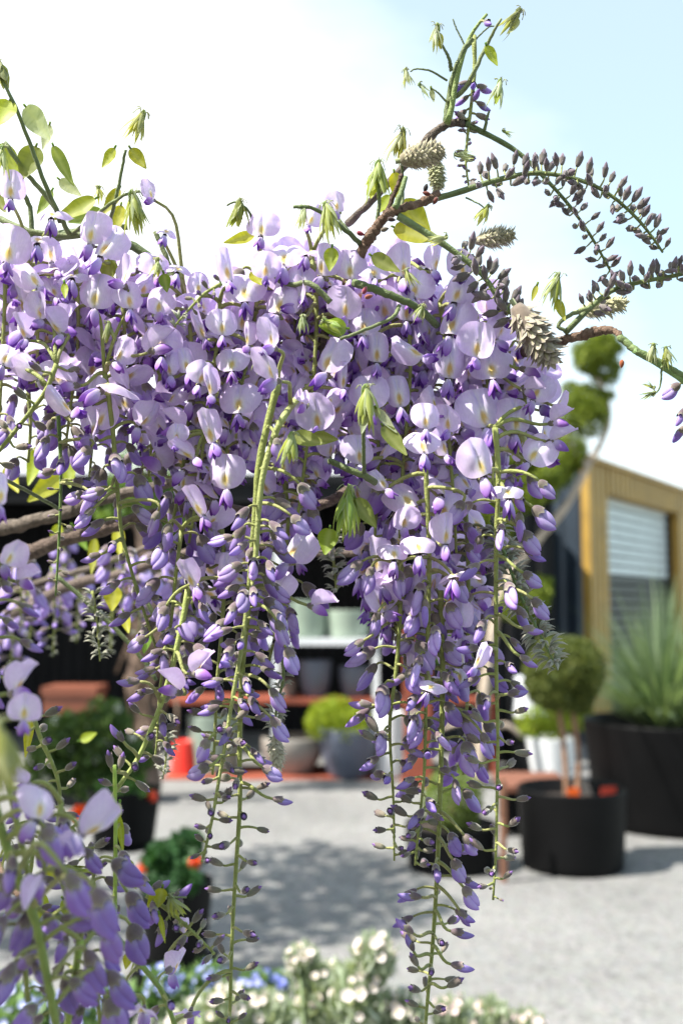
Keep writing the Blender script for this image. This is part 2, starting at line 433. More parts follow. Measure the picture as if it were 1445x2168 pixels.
for cN, _ in cc: m.tube([top+Vector((0, 0, -.05)), cN], .006, (.15, .1, .05), 5)
part('stem', m, M_WOOD, s_)
# tall white pot on a black plinth
Yp = 8.1; pb = atY(1120, 1520, Yp)
m = MB(); m.box((-.16, -.12, 0), (.16, .16, pb.z), (.01,)*3, 0, (pb.x, pb.y, 0)); tag(m.build('plinth', M_DARK, None, False), 'black display plinth under the taller white pot', 'plinth')
potted(1122, 1432, 1520, 62, 70, Yp, (.70, .73, .78), 'white_pot', 'tall white pot standing on the black plinth left of the topiary ball')

# --- cloud-pruned conifer
Yt = 6.6
t_ = empty('cloud_pruned_conifer', ground(1010, 1668)*1.0); tag(t_, 'cloud pruned conifer with bright green pompoms on a leaning bare trunk', 'tree')
base = ground(1010, 1668); Yt = base.y
tr = spline([base, atY(1018, 1560, Yt), atY(1030, 1430, Yt), atY(1060, 1260, Yt), atY(1120, 1165, Yt), atY(1195, 1075, Yt), atY(1245, 985, Yt), atY(1283, 910, Yt), atY(1285, 850, Yt), atY(1262, 800, Yt)], 44)
m = MB(); m.tube(tr, [.045*(1-.72*i/43)+.003*math.sin(i*1.7) for i in range(44)], (.40, .33, .26), 9)
part('trunk', m, M_WOOD, t_)
m = MB()
for q in ([(1120, 1165), (1080, 1150), (1040, 1110)], [(1060, 1260), (1100, 1270), (1130, 1262)], [(1025, 1545), (980, 1530), (930, 1545)], [(1025, 1550), (1070, 1535), (1105, 1560)], [(1245, 985), (1215, 960), (1190, 900)]):
    m = MB(); m.tube(spline([atY(x, y, Yt) for x, y in q], 8), [.026-.002*i for i in range(8)], (.38, .31, .25), 7)
    part('limb', m, M_WOOD, t_)
for lst in ([(1262, 745, 44), (1285, 780, 36), (1240, 765, 34), (1275, 725, 30)],
            [(1240, 850, 46), (1250, 885, 44), (1215, 880, 36), (1262, 845, 28)],
            [(1200, 955, 44), (1180, 990, 46), (1218, 965, 32), (1155, 1010, 38)],
            [(1110, 985, 50), (1085, 960, 42), (1130, 1010, 40)],
            [(1130, 1262, 42), (1110, 1290, 36), (1085, 1280, 36)],
            [(1060, 1090, 50), (1020, 1060, 50), (1110, 1050, 40)]):
    cc = [(atY(x, y, Yt)+Vector((0, rg.uniform(-.1, .1), 0)), r_*1.0/FPX*Yt) for x, y, r_ in lst]
    for _ in range(9):
        cN, r_ = rg.choice(cc[:4]); dv = Vector((rg.gauss(0, 1), rg.gauss(0, 1), rg.gauss(0, 1))).normalized(); cc.append((cN+dv*r_*1.0, r_*rg.uniform(.3, .5)))
    m = MB(); leafcloud(m, cc, 5200, .036, (.06, .10, .012), (.28, .34, .04), rg, .4, .5, .6); part('pompom', m, M_BGLEAF, t_)

# --- shelf
Ys = 8.0; k = Ys/FPX
t_ = empty('display_shelf', atY(690, 1645, Ys)); tag(t_, 'white framed display shelf with rusty red boards standing in front of the open shed', 'shelf')
def X(px): return (px-W0/2)/FPX*Ys/FWD.y*1.0
def Z(py): return atY(700, py, Ys).z
zb = 0
for px in (588, 793):
    for yy in (-.18, .22):
        m = MB(); m.box((X(px)-.022, Ys+yy, 0), (X(px)+.022, Ys+yy+.04, Z(1100) if px == 588 else Z(1345)), (.7,)*3); part('post', m, M_WHITEMETAL, t_, False)
m = MB(); m.box((X(545), Ys-.2, Z(1364)), (X(872), Ys+.26, Z(1350)), (.7,)*3); part('shelf_board', m, M_WHITEMETAL, t_, False)
m = MB(); m.box((X(372), Ys-.18, Z(1486)), (X(1010), Ys+.26, Z(1475)), (.3, .08, .04)); part('shelf_board', m, M_RUST, t_, False)
m = MB(); m.box((X(368), Ys-.34, .012), (X(862), Ys+.3, Z(1636)), (.3, .08, .04)); part('shelf_board', m, M_RUST, t_, False)
# pots on it
G = 'glazed pots on the display shelf'
zt = Z(1350); z2 = Z(1475); z3 = Z(1636)
def shelfpot(px, ytop, wt, wb, zbase, col, name, label, round_=False, dy=0.0):
    h = Z(ytop)-zbase; x = X(px); o = empty(name, (x, Ys+dy, zbase)); tag(o, label, 'pot', G)
    m = MB(); pot_mesh(m, (x, Ys+dy, zbase), wt/2*k, wb/2*k, h, col, .014, round_, 36); part('pot_body', m, M_GLAZE, o)
    return o
shelfpot(648, 1272, 92, 84, zt, (.24, .30, .235), 'glazed_pot', 'taller pale green cylinder pot on the white top shelf')
shelfpot(735, 1292, 92, 84, zt, (.27, .33, .265), 'glazed_pot', 'shorter pale green cylinder pot on the white top shelf')
shelfpot(668, 1398, 68, 44, z2, (.085, .095, .13), 'glazed_pot', 'left slate blue bowl pot on the middle rusty shelf', True)
shelfpot(750, 1410, 66, 44, z2, (.085, .095, .13), 'glazed_pot', 'right slate blue bowl pot on the middle rusty shelf', True)
shelfpot(612, 1438, 34, 28, z2, (.16, .12, .10), 'glazed_pot', 'small brown pot at the left of the middle shelf')
shelfpot(460, 1512, 112, 100, z3, (.20, .25, .21), 'glazed_pot', 'tall sage green pot at the left end of the bottom shelf')
shelfpot(622, 1556, 130, 70, z3, (.26, .235, .21), 'glazed_pot', 'wide beige bowl on the bottom shelf', True, -.05)
shelfpot(737, 1532, 120, 72, z3, (.09, .105, .145), 'glazed_pot', 'round slate blue pot holding the boxwood on the bottom shelf', True, -.22)
s_ = empty('boxwood_ball', (X(737), Ys-.22, Z(1545))); tag(s_, 'yellow green boxwood ball in the round slate blue pot', 'shrub')
m = MB(); cc = [(Vector((X(x), Ys-.28+dy, Z(y))), r_*k) for x, y, r_, dy in ((690, 1516, 42, 0), (712, 1504, 38, .05), (738, 1528, 38, -.05), (752, 1518, 28, .05))]
leafcloud(m, cc, 5200, .026, (.16, .24, .015), (.42, .48, .04), rg, .55); part('crown', m, M_BGLEAF, s_)
o, top, bot = potted(826, 1508, 1650, 62, 44, 7.75, (.74, .76, .78), 'white_pot', 'slim white tapered planter beside the red post')
# red bucket
zc = ground(388, 1640); p = zc
t_ = empty('red_bucket', p); tag(t_, 'bright red bucket standing left of the sage green pot', 'bucket')
kk = zc.y/FPX; hb = atY(388, 1568, zc.y).z
m = MB(); pot_mesh(m, p, 21*kk, 26*kk, hb, (.75, .035, .02), .008, False, 28); part('bucket_body', m, M_GLAZE, t_)
m = MB(); m.tube(spline([p+Vector((-21*kk, 0, hb)), p+Vector((0, -.05, hb-.10)), p+Vector((21*kk, 0, hb))], 12), .003, (.5,)*3, 5); part('handle', m, M_WHITEMETAL, t_)
# red post
g0 = ground(884, 1665); zt_ = atY(884, 1290, g0.y).z; kk = g0.y/FPX
m = MB(); m.box((-28*kk, -.06, 0), (28*kk, .06, zt_), (.4, .1, .05), 0, g0)
m.box((-33*kk, -.075, 0.001), (33*kk, .075, .05), (.4, .1, .05), 0, g0)
tag(m.build('red_post', M_RUST, None, False), 'rusty orange red square post behind the hanging racemes', 'post')
# shelf board right of post and pot with yellow flowers
m = MB(); kY = 7.9; a = atY(905, 1478, kY); b_ = atY(1050, 1485, kY); m.box((a.x, kY, b_.z-.02), (b_.x, kY+.3, a.z), (.3,.1,.05)); m.box((b_.x-.04, kY+.02, 0), (b_.x-.001, kY+.28, b_.z-.022), (.3,.1,.05))
tag(m.build('side_shelf', M_RUST, None, False), 'short rusty side shelf right of the red post', 'shelf')
t_ = empty('yellow_flower_plant', atY(950, 1478, 8.05)); tag(t_, 'green plant with orange yellow blooms on the short side shelf', 'plant')
m = MB(); pot_mesh(m, atY(950, 1477, 8.05), .10, .08, .2, (.01,)*3, .01, False, 24); part('pot_body', m, M_BLACKPOT, t_)
m = MB(); leafcloud(m, [(atY(950, 1330, 8.05), .17), (atY(940, 1370, 8.05), .15)], 700, .05, (.05, .12, .02), (.15, .25, .05), rg, .2); part('foliage', m, M_BGLEAF, t_)
for x, y in ((945, 1285), (975, 1290), (955, 1300), (930, 1275)):
    m = MB(); leafcloud(m, [(atY(x, y, 7.95), .05)], 60, .05, (.85, .42, .01), (.9, .5, .02), rg, .2, .8); part('flower', m, M_FLOWERBG, t_)

g0 = ground(312, 1690); kk = g0.y/FPX
t_ = empty('old_tree', g0); tag(t_, 'rough brown tree trunk with dangling dry stems behind the left racemes', 'tree')
m = MB(); ptr = [g0, atY(318, 1560, g0.y), atY(296, 1420, g0.y), atY(325, 1300, g0.y), atY(312, 1150, g0.y), atY(300, 1000, g0.y)]
m.tube(spline(ptr, 30), [(24+5*math.sin(i*1.3)+3*math.sin(i*3.1))*kk for i in range(30)], lambda t: mixc((.10, .07, .055), (.17, .125, .10), .5+.5*math.sin(t*40)), 14); part('trunk', m, M_BARKBG, t_)
m = MB()
for i in range(26):
    x = 312+rg.gauss(0, 26); y = rg.uniform(1240, 1480); dy = rg.uniform(.2, .3)
    m.tube(spline([atY(x, y, g0.y-dy), atY(x+rg.gauss(0, 14), y+40, g0.y-dy-.04), atY(x+rg.gauss(0, 18), y+rg.uniform(70, 140), g0.y-dy)], 6), .010, (.17, .12, .09), 5)
part('dry_stem', m, M_BARKBG, t_)
m = MB(); leafcloud(m, [(atY(x, y, g0.y), .25) for x, y in ((300, 1000), (260, 1040), (350, 1060))], 900, .06, (.05, .12, .02), (.2, .3, .05), rg, .2); part('crown', m, M_BGLEAF, t_)
# --- left terracotta trough and bedding plants
Yl = 6.6; c0 = atY(150, 1500, Yl)
t_ = empty('terracotta_trough', (c0.x, Yl, 0)); tag(t_, 'terracotta trough on dark stand at left in front of the open shed', 'planter')
kk = Yl/FPX; m = MB(); zt_ = atY(150, 1455, Yl).z; zb_ = atY(150, 1512, Yl).z
m.box((c0.x-58*kk, Yl, zb_), (c0.x+50*kk, Yl+.3, zt_-.05), (.20, .062, .033)); m.box((c0.x-62*kk, Yl-.015, zt_-.049), (c0.x+54*kk, Yl+.315, zt_), (.20, .062, .033)); part('trough_body', m, M_GLAZE, t_, False)
m = MB(); m.box((c0.x-56*kk, Yl+.02, 0), (c0.x+48*kk, Yl+.28, zb_-.002), (.01,)*3); part('stand', m, M_DARK, t_, False)
def bedding(name, label, spots, Y, n, size, c1, c2, flowers, pot=None, potlabel=None):
    cx, cy = spots[0][:2]; root = empty(name, atY(cx, cy, Y)); tag(root, label, 'plant')
    m = MB(); kk = Y/FPX
    leafcloud(m, [(atY(x, y, Y)+Vector((0, rg.uniform(-.1, .1), 0)), r_*kk) for x, y, r_ in spots], n, size, c1, c2, rg, .1); part('foliage', m, M_BGLEAF, root)
    for x, y, r_, col in flowers:
        m = MB(); leafcloud(m, [(atY(x, y, Y-.08), r_*kk*.8)], 40, r_*kk*1.1, col, col, rg, .1, .8); part('flower', m, M_FLOWERBG, root)
    return root
Yb = 4.3
bedding('bedding_plant', 'tall leafy green bedding plant with small white blooms below the terracotta trough', [(150, 1560, 60), (230, 1530, 55), (110, 1620, 60), (200, 1630, 60), (280, 1600, 50), (260, 1650, 50)], Yb, 3600, .040, (.025, .06, .012), (.13, .20, .05),
        [(x, y, 9, (.8, .8, .72)) for x, y in ((120, 1525), (185, 1540), (225, 1570), (150, 1590), (250, 1500), (205, 1610), (100, 1650), (280, 1560))])
def boxstand(px, ytop, ybot, wpx, Y, label, pname='black_pot'):
    top = atY(px, ytop, Y); bot = atY(px, ybot, Y); kk = Y/FPX
    root = empty(pname, bot); tag(root, label, 'pot', 'black nursery pots on the gravel')
    m = MB(); pot_mesh(m, bot, wpx/2*kk, wpx/2*kk*.82, top.z-bot.z, (.01,)*3, .01, False, 28); part('pot_body', m, M_BLACKPOT, root)
    return root, bot, kk
r0, bot, kk = boxstand(262, 1668, 1785, 150, Yb-.3, 'black pot raised on a wire stand under the leafy bedding plant')
t_ = empty('wire_stand', (bot.x, bot.y, 0)); tag(t_, 'thin black wire plant stand carrying the raised pot at left', 'plant stand')
m = MB(); m.lathe([(.055, bot.z-.012), (.12, bot.z-.012), (.12, bot.z-.002), (.055, bot.z-.002), (.055, bot.z-.012)], (.01,)*3, (bot.x, bot.y, 0), 28); part('ring', m, M_BLACKPOT, t_)
for a in range(3):
    an = a*2.094+.5; m = MB(); m.tube([(bot.x+.11*math.cos(an), bot.y+.11*math.sin(an), bot.z-.012), (bot.x+.17*math.cos(an), bot.y+.17*math.sin(an), .005)], .006, (.01,)*3, 6); part('leg', m, M_BLACKPOT, t_)
bedding('flowering_bedding_plant', 'low green plant with orange flowers in the raised pot', [(215, 1690, 30), (270, 1680, 32), (300, 1670, 26)], Yb-.3, 700, .04, (.04, .10, .02), (.12, .24, .05),
        [(170, 1718, 17, (.9, .12, .01)), (238, 1698, 15, (.9, .14, .01)), (258, 1712, 13, (.85, .12, .01)), (322, 1685, 12, (.7, .08, .03))])
r0, bot, kk = boxstand(372, 1862, 2035, 150, 3.6, 'tall black pot under the dark green plant with red orange blooms')
bedding('dark_bedding_plant', 'dark green plant with two red orange blooms in the tall black pot', [(350, 1810, 36), (390, 1800, 40), (400, 1840, 34), (350, 1850, 34)], 3.6, 1300, .05, (.02, .06, .02), (.06, .15, .05),
        [(302, 1838, 14, (.75, .09, .03)), (408, 1832, 16, (.85, .09, .02)), (396, 1845, 9, (.8, .09, .02))])
if bot.z > 0.01:
    m = MB(); m.box((bot.x-.13, bot.y-.13, 0), (bot.x+.13, bot.y+.13, bot.z-.002), (.01,)*3); tag(m.build('crate', M_BLACKPOT, None, False), 'dark upturned crate under the tall black pot', 'crate')

# hedging added behind the viewpoint, unseen, to cut the front sky light
t_ = empty('added_hedge', (-.3, -1.75, 0)); tag(t_, 'dense waist high hedging added behind the viewpoint, outside the view, to cut the front sky light', 'added_hedge')
m = MB()
for _ in range(6000):
    p = Vector((rg.uniform(-3.2, 2.8), -1.75+rg.uniform(-.05, .12)+.08*math.sin(_), rg.uniform(0, 1.55)))
    a = Vector((rg.gauss(0, 1), rg.gauss(0, .4), rg.gauss(0, 1))).normalized()*.11; bb = a.cross(Vector((rg.gauss(0, .3), 1, rg.gauss(0, .3)))).normalized()*.05
    m.add([p-a*.5, p+bb, p+a*.5, p-bb], [(0, 1, 2, 3)], mixc((.03, .07, .015), (.07, .14, .03), rg.random()))
part('foliage', m, M_BGLEAF, t_)
m = MB(); 
for x in (-2.6, -1.4, -.2, 1.0, 2.2): m.tube([(x, -1.85, 0), (x+.1, -1.82, 1.2), (x, -1.85, 1.45)], [.04, .03, .015], (.2, .14, .1), 7)
m.box((-3.1, -2.02, .05), (2.7, -1.92, 1.5), (.03, .06, .015)); part('stem', m, M_WOOD, t_, False)
# off-frame tree (left), added to throw shade on the gravel
TX, TY = -2.75, 3.75
t_ = empty('added_shade_tree', (TX, TY, 0)); tag(t_, 'leafy tree added left of the view to shade the gravel', 'tree')
m = MB(); m.tube(spline([(TX, TY, 0), (TX-.05, TY, 1.2), (TX+.05, TY, 2.4), (TX+.1, TY, 3.4)], 14), [.09-.004*i for i in range(14)], (.2, .14, .1), 9)
part('trunk', m, M_WOOD, t_)
m = MB(); leafcloud(m, [(Vector((TX+.4, TY-.2, 3.7)), .42), (Vector((TX, TY+.4, 3.9)), .55), (Vector((TX-.6, TY-.3, 3.6)), .55), (Vector((TX+.1, TY-.5, 3.4)), .42), (Vector((TX+.6, TY+.3, 3.4)), .35)], 2600, .10, (.04, .09, .02), (.1, .2, .04), rg, .1, .6)
part('crown', m, M_BGLEAF, t_)

# --- bottom flowering shrubs (white convolvulus and blue forget-me-not)
def disc_flower(size, c_out, c_mid, seed):
    q = random.Random(seed); m = MB(); n = 15
    vs = [(0, 0, 0)]; cs = [c_mid]
    for ring, rr_ in enumerate((.25, .65, 1)):
        for j in range(n):
            a = 6.283*j/n; wv = 1+.10*math.cos(5*a)*rr_
            vs.append((rr_*wv*size*math.cos(a), rr_*wv*size*math.sin(a), size*(.55*rr_**1.6+.06*math.sin(5*a+q.random())*rr_)))
            cs.append(mixc(c_mid, c_out, sm(.1, .6, rr_)))
    fs = [(0, 1+j, 1+(j+1) % n) for j in range(n)]
    for k_ in range(2): fs += [(1+k_*n+j, 1+(k_+1)*n+j, 1+(k_+1)*n+(j+1) % n, 1+k_*n+(j+1) % n) for j in range(n)]
    m.add(vs, fs, cs); return m
def bush(name, label, spots, D, c1, c2, nl, lsize, fl, fsize, fcol, fmid, nf, groundh=0):
    c0 = P(spots[0][0], spots[0][1], D); root = empty(name, (c0.x, c0.y, 0)); tag(root, label, 'flowering plant')
    kk = D/FPX; cen = []
    for x, y, r_, dd in spots: cen.append((P(x, y, D+dd), r_*(D+dd)/FPX))
    m = MB()
    for cN, r_ in cen:
        for _ in range(5):
            e = cN+Vector((rg.gauss(0, .4), rg.gauss(0, .4), rg.random()))*r_; m.tube([(c0.x+rg.gauss(0, .05), c0.y+rg.gauss(0, .05), 0), (cN+Vector((0, 0, -r_)))*.5+Vector((c0.x, c0.y, cN.z*.4))*.5, e], .003, (.15, .2, .1), 4)
    part('stem', m, M_STEM, root)
    m = MB()
    for cN, r_ in cen:
        for _ in range(int(nl/len(cen))):
            dv = Vector((rg.gauss(0, 1), rg.gauss(0, 1), rg.gauss(0, 1))).normalized()*r_*rg.random()**.4
            p = cN+dv; a = (dv.normalized()*.5+Vector((rg.gauss(0, .5), rg.gauss(0, .5), .8))).normalized()*lsize*rg.uniform(.6, 1.2)
            bb = a.orthogonal().normalized(); bb.rotate(Matrix.Rotation(rg.uniform(0, 6.28), 3, a)); bb *= lsize*.13
            m.add([p-a*.5, p+bb, p+a*.5, p-bb], [(0, 1, 2, 3)], mixc(c1, c2, rg.random()))
    part('foliage', m, M_BGLEAF, root)
    meshes = [disc_flower(fsize, fcol, fmid, s).mesh('flower', M_FLOWERBG) for s in range(3)]
    for i in range(nf):
        cN, r_ = cen[i % len(cen)]
        dv = Vector((rg.gauss(0, .7), rg.gauss(0, .5)-.6, rg.gauss(0, .5)+.7)).normalized()
        p = cN+dv*r_*rg.uniform(.8, 1.15)
        o = link('flower', meshes[i % 3], root)
        dr = (dv+Vector((rg.gauss(0, .4), -.3, rg.gauss(.2, .4)))).normalized()
        o.rotation_mode = 'QUATERNION'; o.rotation_quaternion = dr.to_track_quat('Z', 'Y')
        o.scale = (rg.uniform(.6, 1.1),)*3; o.location = p-Vector(root.location)
SIL1, SIL2 = (.22, .28, .17), (.50, .54, .45)
WH, WM = (.84, .74, .72), (.80, .66, .35)
bush('silver_bush', 'silver leaved bush with white blooms at the bottom centre below the long raceme', [(680, 2110, 70, .1), (790, 2030, 50, 0), (760, 2110, 70, 0), (640, 2040, 34, .1), (720, 2090, 50, .15), (850, 2150, 50, 0)], 1.55, SIL1, SIL2, 2700, .030, 1, .0088, WH, WM, 74)
bush('silver_bush', 'silver leaved bush with white and pink blooms at the bottom right of centre', [(960, 2160, 46, 0), (1040, 2160, 44, .05), (1110, 2185, 45, .1), (1000, 2200, 50, 0)], 1.6, SIL1, SIL2, 1900, .030, 1, .0086, (.86, .68, .70), WM, 40)
bush('silver_bush', 'silver leaved bush with white blooms at the bottom left of the long raceme', [(470, 2150, 60, 0), (560, 2160, 60, .05), (400, 2180, 50, .05)], 1.5, SIL1, SIL2, 1900, .028, 1, .010, WH, WM, 26)
bush('blue_flower_plant', 'clump of small blue flowers on green stems behind the white blooms at bottom left', [(350, 2100, 52, 0), (440, 2090, 46, .1), (540, 2100, 40, .1), (240, 2130, 55, 0), (590, 2090, 26, .12)], 1.75, (.08, .17, .05), (.24, .36, .14), 2300, .035, 1, .0075, (.30, .34, .78), (.7, .7, .7), 96)
bush('blue_flower_plant', 'clump of small pale blue flowers at the bottom left corner of the view', [(60, 2150, 60, 0), (150, 2160, 55, 0), (0, 2120, 45, .1)], 1.6, (.10, .20, .06), (.28, .40, .18), 1700, .035, 1, .0075, (.42, .45, .82), (.8, .8, .8), 60)

# =================================================================== WISTERIA
vine = empty('wisteria_vine', (-0.42, .74, 0))
tag(vine, 'large wisteria vine in full bloom, hung with lilac racemes, buds, young leaves and woody branches', 'wisteria')
VO = Vector(vine.location)
# -- colour palette (true petal colours)
LIL = (.80, .70, .91); LILE = (.74, .575, .87); PALE = (.87, .84, .91); YEL = (.74, .52, .06)
PUR = (.42, .21, .64); DEEP = (.20, .055, .42); CAL = (.17, .15, .115); CALP = (.14, .095, .115); GRN = (.18, .22, .055); GRN2 = (.25, .28, .08)

def banner(mb, q, A=.8, B=.5, pitch=0., notch=.03, wscale=1., cup=0., side=0.):
    nr, na = 8, 32; ph = q.uniform(0, 6.28); vs = []; cs = []; cy = .43
    Rm = Matrix.Rotation(-pitch, 3, 'X')
    def emit(x, y, r, th):
        yy = y-.43
        fx = math.sqrt(1+(A*x)**2*1.3); hy = max(0, y); fy = math.sqrt(1+(B*hy)**2)
        z = .05 - A*(x*x)/fx - B*(hy*hy)*.9/fy + cup*(x*x+yy*yy)
        z += -.045*math.exp(-(x/.035)**2)*sm(.05, .3, y)*(1-sm(.75, .98, r)*.4)
        z += .035*math.exp(-((abs(x)-.085)/.05)**2)*sm(.5, .1, y)
        z += .075*math.sin(min(1, abs(x)/.42)*math.pi)*sm(.1, .5, y) - .10*abs(x)
        z += r**3*(.030*math.sin(3*th+ph)+.015*math.sin(7*th+2*ph)) + side*x
        z += .022*math.sin(x*9+ph)*math.sin(y*8+2*ph)+.008*math.sin(x*23+y*11+ph)
        vs.append(Rm @ Vector((x*wscale/fx, y/fy**.8, z)))
        e = math.hypot(x/.085, (y-.22)/.17); e2 = math.hypot(x/.14, (y-.25)/.24)
        c = mixc(LIL, LILE, sm(.55, 1.0, r)*.8)
        c = mixc(c, (.76, .66, .84), sm(.93, 1.0, r)*.7)  # paler rim painted in for light coming through the thin petal edge
        c = mixc(c, (.50, .47, .84), .35*math.exp(-((abs(x)-.05)/.03)**2)*sm(.15, .5, y))
        c = mixc(c, PALE, .75*math.exp(-(x/.018)**2)*sm(.2, .4, y)*sm(.95, .7, y))
        st = .5+.5*math.sin(th*46+ph)
        c = mixc(c, (.56, .42, .80), .16*st*sm(.2, .5, r))
        c = mixc(c, (.86, .83, .84), sm(1.15+.25*st, .55, e2)*.95); c = mixc(c, YEL, sm(1.15, .45, e)*(.85))
        cs.append(c)
    emit(0, cy, 0, 0)
    for i in range(1, nr+1):
        r = i/nr
        for j in range(na):
            th = 2*math.pi*j/na; d = math.atan2(math.sin(th+math.pi/2), math.cos(th+math.pi/2))
            Rr = .5*(1+.035*math.sin(2*th+ph)+.025*math.sin(3*th+2*ph)+.014*math.sin(5*th-ph)) - .05*math.exp(-(d/.5)**2)
            du = math.atan2(math.sin(th-math.pi/2), math.cos(th-math.pi/2))
            Rr -= notch*math.exp(-(du/.16)**2)
            emit(Rr*r*math.cos(th)*1.0, cy+Rr*.90*r*math.sin(th), r, th)
    fs = [(0, 1+j, 1+(j+1) % na) for j in range(na)]
    for i in range(nr-1): fs += [(1+i*na+j, 1+(i+1)*na+j, 1+(i+1)*na+(j+1) % na, 1+i*na+(j+1) % na) for j in range(na)]
    mb.add(vs, fs, cs)

def shell(mb, p0, d, up, length, rx, ry, cfun, bend=0., n=12, k=10, tipp=1.0, flat=1.0, pe=.8):
    """closed bean: axis from p0 along d, vertical axis up; rx across, ry along up"""
    d = Vector(d).normalized(); up = (Vector(up)-d*Vector(up).dot(d)).normalized(); sx = d.cross(up)
    vs = []; cs = []
    for i in range(k+1):
        t = i/k
        w_ = (math.sin(math.pi*min(1, .05+t*.95)**pe))**.58 if i < k else 0.03
        if t > .6: w_ *= 1-(t-.6)/.4*.25*tipp
        c = Vector(p0)+d*length*t+up*bend*length*math.sin(math.pi*t*.9)
        for j in range(n):
            a = 2*math.pi*j/n
            yy = math.cos(a); xx = math.sin(a)
            yy = yy*(1.0 if yy < 0 else flat)
            vs.append(c+up*(ry*w_*yy)+sx*(rx*w_*xx*(1-.25*max(0, yy)))); cs.append(cfun(t, math.cos(a), xx))
    fs = [(i*n+j, i*n+(j+1) % n, (i+1)*n+(j+1) % n, (i+1)*n+j) for i in range(k) for j in range(n)]
    fs.append(tuple(range(n-1, -1, -1))); fs.append(tuple(range(k*n, (k+1)*n)))
    mb.add(vs, fs, cs)

def cupm(mb, p0, d, up, length, r0, r1, cfun, teeth=.2, n=15, k=6, base=0.):
    d = Vector(d).normalized(); up = (Vector(up)-d*Vector(up).dot(d)).normalized(); sx = d.cross(up)
    vs = []; cs = []
    for i in range(k+1):
        t = i/k
        for j in range(n):
            a = 2*math.pi*j/n; ext = 1+teeth*(.5+.5*math.cos(5*a))*t*t
            w_ = r0+(r1-r0)*math.sin(t*math.pi/2)**.7
            if i == k: w_ *= 1.03
            p = Vector(p0)+d*length*t*ext+(up*math.cos(a)+sx*math.sin(a)*.86)*w_
            vs.append(p); cs.append(cfun(t, math.cos(a), math.sin(a)))
    fs = [(i*n+j, i*n+(j+1) % n, (i+1)*n+(j+1) % n, (i+1)*n+j) for i in range(k) for j in range(n)]
    fs.append(tuple(range(n-1, -1, -1)))
    mb.add(vs, fs, cs)

def addmat(me_pairs, name):
    """join several (MB, material) into one mesh with material slots"""
    V = []; F = []; C = []; MI = []; mats = []
    for mb, mat in me_pairs:
        o = len(V); V += mb.v; C += mb.c; F += [tuple(i+o for i in f) for f in mb.f]; MI += [len(mats)]*len(mb.f); mats.append(mat)
    a = MB(); a.v = V; a.f = F; a.c = C; me = a.mesh(name, mats); me.polygons.foreach_set('material_index', MI); return me

def calc(t, y, x):
    c = mixc(CAL, CALP, .5+.5*y); c = mixc(c, (.36, .34, .25), sm(.75, 1, t)*.6); return c
def wingc(t, y, x):
    c = mixc((.82, .77, .90), (.60, .46, .80), sm(.05, .4, t)); c = mixc(c, PUR, sm(.35, .8, t)); c = mixc(c, DEEP, sm(.75, 1.0, t)*.75)
    return mixc(c, (.46, .28, .74), .35*max(0, y)*(1-t))
def open_flower(seed, A, B, pitch, notch, wing_drop, wing_open, cup=0., ws=1., side=0., wl=.53):
    q = random.Random(seed); pm = MB(); cm = MB()
    banner(pm, q, A, B, pitch, notch, ws, cup, side)
    a = R(wing_drop); d = Vector((0, -math.sin(a), math.cos(a))); up = Vector((0, math.cos(a), math.sin(a)))
    for s in (-1, 1):
        dd = (d+Vector((s*(wing_open+q.uniform(.02, .16)), 0, q.uniform(-.12, .12)))).normalized()
        tl = q.uniform(.45, 1.0)
        shell(pm, Vector((s*.035, -.0, .03)), dd, up+Vector((-s*tl, 0, 0)), wl*q.uniform(.86, 1.02), .040, .165*q.uniform(.85, 1.15), wingc, bend=q.uniform(.02, .14), flat=.75, pe=q.uniform(.95, 1.25))
    shell(pm, Vector((0, -.03, .03)), d-up*.1, up, wl*.92, .05, .11, lambda t, y, x: mixc((.7, .66, .78), DEEP, sm(.1, .6, t)), pe=1.1)
    cupm(cm, (0, -.03, -.13), (0, .1, 1), (0, 1, 0), .15, .035, .095, calc, .35)
    return addmat([(pm, M_PETAL), (cm, M_CALYX)], 'flower')

FL = {
 'front': [open_flower(15, .7, .6, R(8), .05, 48, .12, ws=1.04), open_flower(16, 1.5, .1, R(-8), -.02, 60, .06, ws=.92, side=-.12), open_flower(17, .4, .9, R(12), .03, 64, .07, side=.1), open_flower(11, .55, .30, 0, .02, 58, .05), open_flower(12, .9, .45, R(-4), .0, 66, .10), open_flower(13, .3, .25, R(5), .035, 52, .03, cup=-.2), open_flower(14, 1.2, .2, 0, -.03, 72, .08, ws=.95)],
 'wide': [open_flower(23, .9, 1.6, R(30), .08, 66, .12, ws=1.05), open_flower(21, 1.1, 1.25, R(25), .05, 72, .08), open_flower(22, 1.5, 1.05, R(18), .0, 78, .15)],
 'folded': [open_flower(34, 4.2, .0, R(-18), -.03, 46, .1, ws=.74, side=-.2), open_flower(31, 3.2, .2, R(-12), -.05, 42, .05, ws=.82), open_flower(32, 2.4, .15, R(-20), -.04, 50, .02, ws=.85), open_flower(33, 1.9, .5, R(-5), .0, 60, .1, ws=.9, side=.15)],
 'cupped': [open_flower(41, -.9, .1, R(-14), .02, 40, .05, cup=.3), open_flower(42, -.5, -.1, R(-25), .03, 35, .02, cup=.4)],
}
def half_open(seed, A, pitch):
    q = random.Random(seed); pm = MB(); cm = MB()
    banner(pm, q, A, -.1, R(pitch), -.05, .62, .2)
    shell(pm, (0, -.02, .02), (0, -.35, 1), (0, 1, .35), .62, .10, .16, lambda t, y, x: mixc(mixc(LIL, PUR, sm(.1, .6, t)), DEEP, sm(.6, 1, t)*.6), bend=.04)
    cupm(cm, (0, -.03, -.13), (0, .0, 1), (0, 1, 0), .2, .04, .12, calc, .3)
    return addmat([(pm, M_PETAL), (cm, M_CALYX)], 'flower')
